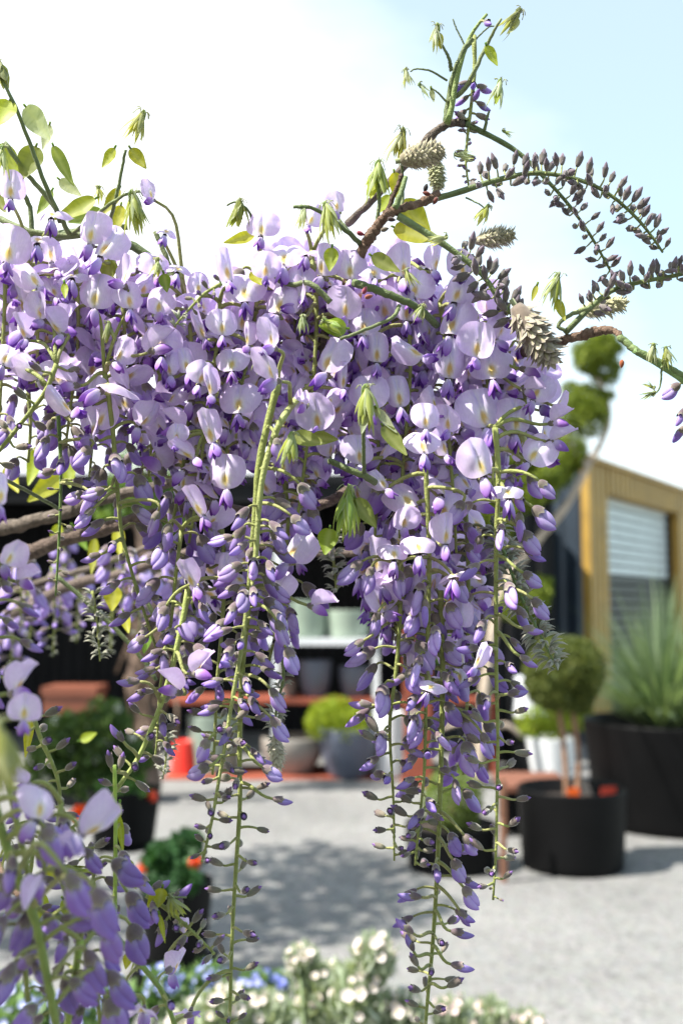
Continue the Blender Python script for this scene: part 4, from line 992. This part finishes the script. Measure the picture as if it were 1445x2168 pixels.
# traced loose buds: x, y (middle), length, direction (deg, 0 = right, 90 = up), kind, raceme
TB = [(1155,1095,66,-38,'big',rC),(1100,1118,62,-88,'big',rC),(1128,1148,62,-45,'big',rC),(1130,1225,50,-28,'big',rC),(1148,1288,56,-42,'big',rC),(1130,1333,48,-8,'mid',rC),(1120,1400,46,-28,'mid',rC),(1098,1466,48,8,'mid',rC),
      (1160,1035,50,-40,'big',rC),(960,1085,58,-130,'big',rD),(597,1545,64,-48,'big',rA),(592,1482,60,-50,'big',rA),(622,1400,62,-60,'big',rA),(580,1635,50,-25,'big',rA),(602,1345,66,-62,'big',rA),(600,1695,44,-10,'mid',rA),
      (270,1442,50,178,'mid',rG),(248,1550,44,125,'mid',rG),(232,1605,38,100,'small',rG),(258,1608,36,75,'small',rG),(340,1310,56,-115,'big',rG),(285,1362,50,-150,'big',rH),(305,1420,48,-170,'mid',rH),
      (155,1050,50,-170,'big',rJ),(170,965,56,-140,'big',rJ),(320,1110,60,-120,'big',rI),(350,1140,60,-105,'big',rH),(175,1095,56,-140,'big',rI),(195,1042,50,-172,'big',rI),(190,1180,46,-165,'mid',rI),
      (415,1632,56,-160,'big',rB),(425,1590,56,-125,'big',rB),(590,950,44,-75,'big',rA),(655,1050,64,-50,'big',rA),(640,1110,54,-38,'big',rA),(975,1845,58,-55,'big',rE),(1000,1900,56,-48,'big',rE),(985,1945,44,-55,'mid',rE),
      (865,1895,50,170,'mid',rE),(855,1960,46,140,'mid',rE),(980,1975,50,-8,'mid',rE),(980,2045,50,-8,'mid',rE),(868,1995,38,110,'mid',rE),(875,2030,34,120,'small',rE),(965,2080,40,25,'small',rE),(1035,1580,60,-60,'big',rE),(1000,1790,54,-50,'big',rE),
      (745,1370,54,-150,'big',rF),(790,1325,60,-110,'big',rF),(735,1210,70,-145,'big',rF),(775,1230,60,-110,'big',rF),(850,1240,60,-80,'big',rD),(900,1300,60,-88,'big',rD),(980,1250,60,-55,'big',rD),(760,1490,50,175,'mid',rF),(785,1530,44,125,'small',rF),(775,1555,40,150,'small',rF)]
for (x, y, ln, an, kind, rc) in TB:
    dd = rc.d-.012; k_ = dd/FPX; a = R(an); dv = (RT*math.cos(a)+UPV*math.sin(a)-FWD*rnd.uniform(-.3, .15)).normalized()
    e = P(x-math.cos(a)*ln*.5, y+math.sin(a)*ln*.5, dd)
    up_ = 'Y'; rot = dv.to_track_quat('Z', 'Y').to_matrix()
    rc.items.append((rnd.choice(BUD[kind]), e, rot, ln*k_, 'bud')); i = rc.nearest(e)
    i = max(0, min(rc.n-1, i-(1 if an < 0 else -1)))
    rc.pedicel(rc.pts[i], e-dv*ln*k_*.03, dv, r=.0008, lift=.15)
for rc in ALLR:
    rc.profile = [(a, ('none' if s_ == 'bud0' else s_)) for a, s_ in rc.profile]
    auto(rc)
nf = 0
for rc in ALLR:
    base = rc.pts[0]
    mb = rc.mb; mb.v = [tuple(Vector(v_)-base) for v_ in mb.v]
    me = mb.mesh('flower_raceme', M_STEM)
    o = link('flower_raceme', me, vine); o.location = base-VO
    for mesh, loc, rot, sc, nm in rc.items:
        c_ = link(nm, mesh, o); c_.matrix_local = Matrix.Translation(Vector(loc)-base) @ rot.to_4x4() @ Matrix.Diagonal((sc, sc, sc, 1)); nf += 1

# ---- woody branches & green shoots
def branch(pts, w0, w1, col, mat, name='branch', n=30, rough=.0, seed=0, cols=None):
    q = random.Random(seed); P3 = [P(*p) if len(p) == 3 else Vector(p[:3]) for p in pts]
    sp = spline(P3, n); ds = [p[2] if len(p) == 3 else 1.2 for p in pts]
    m = MB(); rad = []
    for i in range(n):
        u = i/(n-1); dd = ds[min(len(ds)-1, int(u*(len(ds)-1)+.5))]
        wk = .7*wk+.3*q.gauss(0, 1) if i else 0
        rad.append((w0+(w1-w0)*u)/2*dd/FPX*(1+rough*(.9*wk+.35*(q.random()-.5)+(.5 if rough > .1 and q.random() < .07 else 0))))
        if rough: sp[i] = sp[i]+Vector((q.gauss(0, 1), q.gauss(0, 1), q.gauss(0, 1)))*rad[-1]*.12
    m.tube(sp, rad, col, 14 if w0 > 20 else 9)
    return part(name, m, mat, vine)
WD = (.16, .105, .075); WD2 = (.135, .11, .09)
branch([(690, 700, .53), (730, 615, .52), (765, 530, .51), (792, 488, .505), (820, 452, .50)], 28, 20, WD, M_BARK, rough=.22, seed=1, n=46)
branch([(815, 458, .50), (850, 440, .50), (885, 432, .503), (928, 412, .505)], 24, 17, WD, M_BARK, rough=.3, seed=2, n=26)
branch([(818, 455, .50), (832, 415, .50), (850, 368, .50)], 15, 8, (.10, .065, .05), M_BARK, rough=.3, seed=3, n=18)
branch([(835, 440, .497), (848, 410, .497), (858, 375, .50)], 14, 10, (.14, .19, .07), M_STEM, rough=.05, seed=33, n=14)
branch([(735, 475, .56), (790, 420, .55), (868, 340, .54), (915, 285, .53), (950, 262, .53), (985, 258, .53)], 17, 20, WD2, M_BARK, rough=.2, seed=4, n=40)
branch([(1160, 728, .515), (1215, 714, .51), (1262, 702, .505), (1298, 700, .50), (1312, 712, .495)], 22, 15, WD, M_BARK, rough=.3, seed=5, n=34)
branch([(1310, 712, .495), (1350, 745, .49), (1400, 770, .49), (1470, 815, .49)], 16, 17, (.14, .19, .07), M_STEM, rough=.05, seed=6)
branch([(1060, 760, .58), (1110, 745, .54), (1165, 727, .515)], 24, 22, WD, M_BARK, rough=.2, seed=7)
branch([(300, 1560, 1.2), (-60, 1130, .72), (100, 1098, .68), (200, 1062, .66), (330, 1030, .64), (460, 1000, .62), (600, 940, .6), (690, 700, .53)][1:], 28, 18, WD2, M_BARK, rough=.14, seed=8, n=60)
branch([(-60, 1215, .72), (100, 1155, .68), (250, 1112, .66), (400, 1075, .64), (560, 1085, .62), (700, 1060, .6), (900, 900, .58), (1060, 760, .58)], 32, 17, (.115, .085, .07), M_BARK, rough=.14, seed=9, n=60)
branch([(30, 1300, .95), (150, 1240, .88), (270, 1212, .82), (390, 1170, .76), (520, 1150, .72), (640, 1170, .7), (790, 1165, .68), (960, 1120, .66)], 22, 15, (.13, .10, .085), M_BARK, rough=.14, seed=10, n=50)
branch([(-60, 1290, 1.0), (60, 1240, .95), (200, 1200, .9), (330, 1150, .8)], 15, 11, WD2, M_BARK, rough=.14, seed=11)
branch([(-40, 1790, .6), (30, 1880, .55), (110, 1930, .5)], 28, 20, WD, M_BARK, rough=.14, seed=12)
# trunk: rises from the ground left of the view and carries the long branches
q = random.Random(5); m = MB(); sp = spline([Vector((-.42, .74, -.02)), Vector((-.44, .72, .4)), Vector((-.40, .70, .85)), Vector((-.41, .72, 1.15)), P(-120, 1150, .74)], 40)
m.tube(sp, [.026-.0002*i+.002*math.sin(i*.9)+.002*q.random() for i in range(40)], (.25, .19, .16), 14); part('trunk', m, M_BARK, vine)
# green shoots
for j, (pts, w0, w1) in enumerate([
    ([(748, 598, .50), (800, 615, .495), (850, 635, .495), (890, 655, .50), (925, 690, .51)], 18, 15),
    ([(720, 718, .49), (780, 695, .49), (830, 672, .49), (845, 648, .495)], 7, 9),
    ([(695, 975, .505), (740, 995, .50), (785, 1015, .505), (830, 1050, .53)], 13, 17),
    ([(770, 1000, .50), (769, 930, .49), (770, 870, .485)], 9, 8),
    ([(-20, 455, .54), (60, 488, .53), (150, 500, .53), (270, 480, .53)], 14, 13),
    ([(-20, 500, .55), (80, 505, .55), (180, 495, .54), (300, 530, .54), (390, 620, .54)], 26, 16),
    ([(3, 165, .50), (35, 230, .50), (70, 320, .505), (100, 400, .51), (130, 470, .52)], 7, 11),
    ([(10, 300, .51), (60, 370, .515), (110, 430, .52), (150, 500, .53)], 10, 11),
    ([(0, 330, .52), (20, 370, .52), (60, 430, .53), (70, 500, .53)], 9, 11),
    ([(266, 318, .50), (255, 375, .505), (243, 432, .51), (230, 480, .53)], 6, 9),
    ([(150, 498, .53), (210, 450, .515), (260, 415, .505), (296, 405, .50)], 9, 6),
    ([(330, 490, .53), (350, 540, .53), (370, 590, .53), (395, 640, .53)], 11, 12),
    ([(620, 438, .495), (660, 440, .495), (710, 470, .50), (750, 505, .505), (765, 520, .51)], 7, 12),
    ([(480, 435, .51), (500, 428, .51), (525, 445, .51), (540, 480, .52)], 4, 6),
    ([(550, 545, .51), (600, 600, .51), (655, 600, .50), (700, 640, .50)], 8, 14),
    ([(945, 258, .53), (950, 215, .53), (958, 165, .527), (980, 110, .525), (1000, 80, .525)], 17, 10),
    ([(950, 215, .528), (985, 185, .525), (1008, 140, .52), (1030, 95, .52), (1048, 60, .515), (1060, 40, .515)], 12, 5),
    ([(955, 150, .525), (948, 120, .52), (935, 95, .52)], 9, 5),
    ([(944, 215, .528), (925, 195, .525), (910, 185, .525)], 5, 3), ([(945, 170, .527), (910, 150, .52), (880, 146, .52), (868, 152, .52)], 5, 3),
    ([(985, 100, .53), (965, 60, .53), (958, 40, .53)], 4, 3), ([(990, 100, .53), (1030, 60, .53), (1045, 55, .53)], 4, 3),
    ([(1025, 275, .528), (1030, 250, .525), (1035, 235, .525)], 8, 4),
    ([(840, 455, .50), (852, 420, .505), (850, 340, .51)], 8, 6), ([(795, 480, .505), (802, 430, .505), (800, 390, .505)], 9, 7),
    ([(1195, 700, .505), (1180, 690, .505), (1200, 670, .505), (1250, 650, .505)], 8, 9),
    ([(985, 418, .503), (1010, 430, .50), (1025, 440, .50)], 4, 3),
    ([(1400, 775, .488), (1395, 820, .487), (1380, 838, .485)], 5, 3),
    ([(700, 430, .52), (722, 470, .515), (765, 520, .51)], 5, 8),
    ([(300, 1250, .60), (340, 1330, .60), (400, 1420, .62)], 10, 8), ([(120, 1220, .62), (200, 1290, .62), (290, 1380, .62), (330, 1440, .62)], 10, 9),
    ([(243, 1980, .45), (270, 2010, .44), (300, 1960, .45), (345, 1905, .455), (395, 1900, .46)], 10, 4),
    ([(110, 1930, .47), (160, 1960, .46), (243, 1985, .45)], 12, 12),
    ([(-20, 1000, .52), (60, 1040, .54), (130, 1080, .56)], 8, 8)]):
    branch(pts, w0, w1, mixc((.10, .135, .05), (.165, .195, .085), random.random()), M_STEM, 'shoot', 22, .05, 50+j)

# ---- leaves
YG = (.38, .41, .04); OL = (.24, .30, .07); SV = (.40, .45, .30); GG = (.20, .31, .05)
def blade(mb, p0, d, nrm, length, width, col, curve=.3, fold=.35, n=9, edge=None):
    d = Vector(d).normalized(); nrm = Vector(nrm); nrm = (nrm-d*nrm.dot(d)).normalized(); s_ = d.cross(nrm)
    vs = []; cs = []; p = Vector(p0); dd = d.copy()
    for i in range(n+1):
        t = i/n
        w_ = width*.5*(math.sin(math.pi*min(1, t*.93+.03)**.72))**.9*(1-.35*t) if t < 1 else .0
        for x, lift in ((-1, fold), (-.5, fold*.4), (0, 0), (.5, fold*.4), (1, fold)):
            vs.append(p+s_*(x*w_)+nrm*(lift*w_*(1+.15*math.sin(t*17+x))))
            c = col if x else mixc(col, (.5, .55, .25), .35)
            if n > 20 and x: c = mixc(c, (.12, .18, .02), .28*max(0, math.sin(t*48-abs(x)*5))**3)
            if edge: c = mixc(c, edge, .6 if abs(x) == 1 else 0)
            cs.append(c)
        rotm = Matrix.Rotation(curve/n, 3, s_); dd = rotm @ dd; nrm = rotm @ nrm; p = p+dd*length/n
    mb.add(vs, [(i*5+j, i*5+j+1, (i+1)*5+j+1, (i+1)*5+j) for i in range(n) for j in range(4)], cs)
rl = random.Random(77)
def leaf(x, y, ln, an, wd, col, dd=.5, face=0., curve=.5, fold=.3):
    k_ = dd/FPX; a = R(an); dv = RT*math.cos(a)+UPV*math.sin(a)-FWD*rl.uniform(-.3, .2)
    nv = -FWD+RT*face+UPV*rl.uniform(0, .4); m = MB(); p = P(x-math.cos(a)*ln/2, y+math.sin(a)*ln/2, dd)
    blade(m, p, dv, nv, ln*k_, wd*k_, col, curve, fold, 26)
    pp = p-dv.normalized()*8*k_; m.tube([pp, p], .0006, GG, 5)
    part('leaf', m, M_LEAF, vine)
for a in [(8, 250, 78, -110, 62, YG, .50), (85, 262, 92, -50, 56, SV, .50, -.6), (130, 355, 96, -70, 34, OL, .51, .5), (62, 350, 84, -110, 60, OL, .515, .2), (22, 345, 90, -60, 48, YG, .53), (100, 295, 60, -100, 28, SV, .53),
          (230, 336, 50, -120, 30, YG, .50), (293, 338, 56, -55, 34, YG, .50), (160, 450, 100, -145, 48, YG, .525), (95, 430, 60, -120, 30, OL, .54), (235, 430, 70, -120, 34, YG, .52), (250, 470, 70, -100, 36, YG, .53), (180, 460, 76, -160, 40, OL, .54),
          (150, 400, 60, -40, 32, SV, .55), (0, 430, 60, -60, 30, OL, .51), (230, 575, 50, -90, 44, OL, .52), (140, 620, 40, -80, 18, YG, .49),
          (885, 505, 112, -25, 62, YG, .53), (880, 460, 90, -50, 60, YG, .54), (815, 562, 70, -35, 46, OL, .485, .3), (505, 508, 70, -160, 30, YG, .52), (700, 552, 54, -95, 36, YG, .49), (545, 590, 40, -60, 34, YG, .51),
          (700, 695, 64, 180, 46, GG, .485), (832, 940, 86, -60, 46, OL, .475, .4), (770, 895, 60, -100, 24, SV, .478), (815, 895, 70, -58, 26, SV, .477, .6), (655, 935, 76, -20, 44, OL, .475, .5), (690, 930, 60, -10, 34, OL, .49),
          (692, 1150, 62, -100, 50, (.26, .33, .03), .49), (772, 1090, 78, -60, 44, OL, .48, .4), (790, 395, 60, -100, 34, YG, .51), (840, 400, 70, -80, 36, YG, .52), (810, 440, 60, -120, 30, YG, .53), (350, 600, 40, -80, 30, GG, .5),
          (75, 990, 90, -100, 40, YG, .66), (95, 1035, 90, -140, 50, YG, .68), (30, 1020, 70, -60, 34, YG, .7), (150, 1010, 60, -80, 34, YG, .7), (120, 1140, 60, -100, 30, YG, .75), (240, 1268, 54, -90, 46, YG, .64), (200, 1180, 80, -90, 26, YG, .75),
          (170, 1140, 60, -60, 30, GG, .8), (270, 1320, 50, -70, 26, YG, .62), (310, 1360, 50, -100, 26, GG, .62), (255, 1150, 70, -80, 30, YG, .78), (270, 1850, 74, -60, 50, YG, .455), (255, 1765, 86, -82, 20, YG, .455), (248, 1730, 60, -100, 20, YG, .45),
          (60, 1560, 90, -95, 26, YG, .5), (190, 1560, 40, 20, 24, YG, .8), (340, 1900, 40, -100, 34, YG, .455), (325, 1905, 40, -130, 30, YG, .457), (240, 2010, 50, -50, 30, YG, .44), (345, 1965, 60, -75, 14, YG, .45), (270, 2035, 34, -100, 24, YG, .44),
          (110, 1850, 54, -80, 40, YG, .47), (85, 1920, 60, -100, 40, YG, .48), (150, 1930, 60, -60, 36, OL, .48), (1128, 625, 44, -110, 14, YG, .5), (1185, 660, 54, -75, 24, YG, .5), (1040, 120, 50, -65, 28, YG, .515), (915, 205, 30, -80, 14, SV, .52),
          (930, 90, 40, -85, 20, YG, .52), (1050, 210, 40, -100, 16, YG, .52), (1085, 60, 46, -115, 22, SV, .515)]:
    leaf(*a)
for cx, cy, cz, rr_, nn in ((-.235, .31, 1.385, .095, 190), (-.33, .28, 1.49, .10, 120), (-.27, .38, 1.40, .08, 90), (-.19, .19, 1.17, .055, 60), (-.20, .15, 1.06, .06, 60)):  # off-frame leaf clusters added to shade the lower left foreground racemes
    m = MB()
    for _ in range(nn):
        dv = Vector((rl.gauss(0, 1), rl.gauss(0, 1), rl.gauss(0, 1))).normalized()
        blade(m, Vector((cx, cy, cz))+dv*rr_*rl.random()**.5, dv+Vector((0, 0, -.5)), Vector((rl.gauss(0, 1), rl.gauss(0, 1), 1)), .045, .02, mixc(YG, OL, rl.random()), .4, .3, 5)
    m.tube([(cx, cy, cz+.05), (-.40, .70, 1.1)], .004, WD, 6)
    part('foliage', m, M_LEAF, vine)
def tuft(x, y, ln, an, n, dd=.5, c1=YG, c2=SV, spread=.17, wd=.17, hair=6):
    """bunch of folded young leaflets hanging from an arched midrib; an = hanging direction in degrees"""
    k_ = dd/FPX; L_ = ln*k_; a = R(an); dv = (RT*math.cos(a)+UPV*math.sin(a)); sv = dv.cross(-FWD).normalized(); m = MB()
    top = P(x-math.cos(a)*ln*.5, y+math.sin(a)*ln*.5, dd)
    for i in range(int(n*1.6)):
        ph = i*2.4+rl.random()*.5; o = (sv*math.cos(ph)-FWD*math.sin(ph))
        r0 = spread*rl.uniform(.45, 1.0)
        p0 = top+o*L_*.04+dv*L_*rl.uniform(0, .22)
        ou = rl.uniform(.2, .8)*(.6+2.2*spread); d0 = (o*ou+dv*.75).normalized()
        blade(m, p0, d0, o, L_*rl.uniform(.5, 1.0), L_*wd*rl.uniform(.6, 1.15), mixc(c1, c2, rl.random()**1.2*.9), -(1.15*math.atan(ou/.75)+rl.uniform(-.35, .2)), -.6, 9, edge=(.5, .52, .36))
    for i in range(hair):
        ph = rl.random()*6.28; o = (sv*math.cos(ph)-FWD*math.sin(ph))
        m.tube(spline([top+dv*L_*rl.uniform(.0, .3), top+o*L_*.12-dv*L_*.04, top+o*L_*.24+dv*L_*rl.uniform(-.05, .2)], 5), .00022, (.45, .48, .33), 4)
    st = top+dv*L_*.1
    m.tube(spline([st, top-dv*L_*.05, top+sv*L_*.10*rl.choice((-1, 1))+dv*L_*.15, st+dv*L_*.5], 8), [.0007, .0007, .0006, .0006, .0005, .0005, .0004, .0003], (.3, .38, .14), 6)
    part('leaf_shoot', m, M_LEAF, vine)
for a in [(290, 272, 78, -110, 13, .50), (288, 450, 92, -80, 14, .49), (503, 455, 66, -100, 8, .51, YG, GG, .22, .4), (640, 462, 52, -100, 9, .495, SV, SV, .25, .16), (700, 470, 84, -75, 11, .49), (800, 385, 86, -92, 12, .505), (845, 312, 80, -100, 12, .51),
          (1082, 48, 66, -125, 11, .515, SV, YG), (922, 82, 62, -95, 10, .52, SV, SV), (862, 168, 44, -80, 7, .52, SV, SV), (898, 190, 34, -50, 6, .52, SV, SV), (1054, 200, 62, -100, 9, .52, SV, SV), (985, 330, 46, -10, 9, .525, SV, SV), (1075, 282, 26, -30, 6, .53, SV, GG),
          (924, 508, 44, -160, 10, .493, SV, SV, .3), (1022, 455, 46, -120, 7, .50, YG, SV, .3, .3), (1172, 618, 78, -105, 14, .50), (1380, 750, 44, -95, 8, .485, SV, SV, .3), (1412, 758, 46, -80, 9, .487, YG, SV, .25, .25), (1368, 836, 34, 200, 6, .485, SV, GG),
          (888, 665, 42, -110, 9, .493, SV, GG, .3), (776, 865, 96, -88, 16, .478, YG, SV, .2, .2), (615, 955, 76, -95, 13, .47, YG, SV, .2, .2), (733, 1085, 110, -95, 14, .478, YG, GG, .17, .2), (870, 590, 44, -60, 9, .495, SV, YG, .3), (640, 690, 44, -90, 8, .49, SV, GG, .25),
          (548, 770, 46, -100, 9, .485, SV, GG, .25), (230, 705, 46, -90, 9, .50, SV, GG, .3, .3), (2, 1600, 150, -80, 20, .25, (.42, .46, .09), (.5, .52, .3), .34, .34), (165, 1850, 84, -20, 14, .45, YG, GG, .22, .25), (372, 1920, 56, -60, 9, .455, YG, SV, .3, .3), (288, 2038, 46, -90, 9, .44, YG, SV),
          (15, 1810, 60, -95, 6, .45, SV, YG), (6, 345, 70, -90, 6, .50, SV, YG), (5, 160, 60, -80, 5, .50, OL, SV, .2, .5), (705, 690, 50, -30, 8, .48, GG, YG, .3, .4), (335, 570, 46, -90, 6, .50, GG, SV, .3, .3), (905, 740, 50, -60, 6, .54, GG, YG), (1098, 930, 76, -95, 8, .52, SV, YG, .25, .25), (210, 415, 40, -90, 7, .53, YG, SV, .3), (1370, 815, 30, 160, 5, .49, SV, GG), (500, 380, 10, -90, 3, .6)][:-1]:
    tuft(*a)

# ---- woolly cones (unopened racemes)
def cone(x, y, ln, an, wd, dd, c1, c2, nb=70, bl=.22):
    k_ = dd/FPX; a = R(an); ax = (RT*math.cos(a)+UPV*math.sin(a)-FWD*.1).normalized(); e1 = ax.orthogonal().normalized(); e2 = ax.cross(e1)
    st = P(x-math.cos(a)*ln/2, y+math.sin(a)*ln/2, dd); L_ = ln*k_; W_ = wd*k_/2; m = MB()
    prof = lambda t: (math.sin(math.pi*(t*.86+.10))**.7)
    m.tube([st+ax*L_*t_/12 for t_ in range(13)], [W_*.72*prof(t_/12) for t_ in range(13)], c1, 12)
    nb = int(nb*2.1)
    for i in range(nb):
        t_ = (i+.5)/nb*.96; ph = i*2.39996; o = e1*math.cos(ph)+e2*math.sin(ph); rr = W_*prof(t_)*.74
        p0 = st+ax*L_*t_*.93+o*rr*.85
        blade(m, p0, (ax+o*rl.uniform(.15, .5)+Vector((rl.gauss(0, .1), rl.gauss(0, .1), rl.gauss(0, .1)))).normalized(), o, L_*bl*rl.uniform(.8, 1.2), W_*.52, mixc(c1, c2, rl.random()), .45+.3*rl.random(), -.5, 6, edge=mixc(c2, (.7, .68, .6), .4))
    m.tube([st-ax*L_*.12, st+ax*L_*.1], .0013, (.3, .33, .18), 7)
    part('seed_cone', m, M_WOOL, vine)
cone(892, 330, 92, 12, 66, .505, (.28, .24, .16), (.48, .43, .33), 80, .2)
cone(923, 368, 72, -85, 42, .56, (.30, .31, .15), (.46, .46, .26), 60, .2)
cone(1045, 505, 80, 8, 46, .54, (.30, .27, .18), (.46, .42, .31), 70, .25)
cone(1128, 708, 142, -58, 84, .492, (.22, .175, .14), (.42, .36, .30), 62, .26)
cone(1272, 652, 98, 10, 44, .53, (.34, .32, .18), (.50, .47, .33), 70, .22)
cone(586, 1590, 66, -85, 38, .54, (.36, .34, .24), (.62, .58, .47), 50, .25)
# small reddish scars / bud scales at nodes
for x, y, dd, col in ((910, 412, .498, (.12, .02, .03)), (925, 418, .50, (.14, .03, .03)), (898, 405, .50, (.02, .015, .015)), (768, 622, .49, (.22, .04, .04)), (772, 630, .488, (.20, .05, .04)), (755, 492, .50, (.18, .03, .02)), (1316, 762, .49, (.28, .07, .03)), (820, 463, .495, (.06, .04, .035)), (806, 488, .50, (.12, .09, .07))):
    m = MB(); shell(m, P(x, y, dd), RT*rl.uniform(-1, 1)+UPV*rl.uniform(-1, 1), -FWD, 18*dd/FPX, .0012, .0014, lambda t, y_, x_: col, n=8, k=6); part('bud_scale', m, M_CALYX, vine)
print('flowers+buds', nf, 'objects', len(bpy.data.objects))
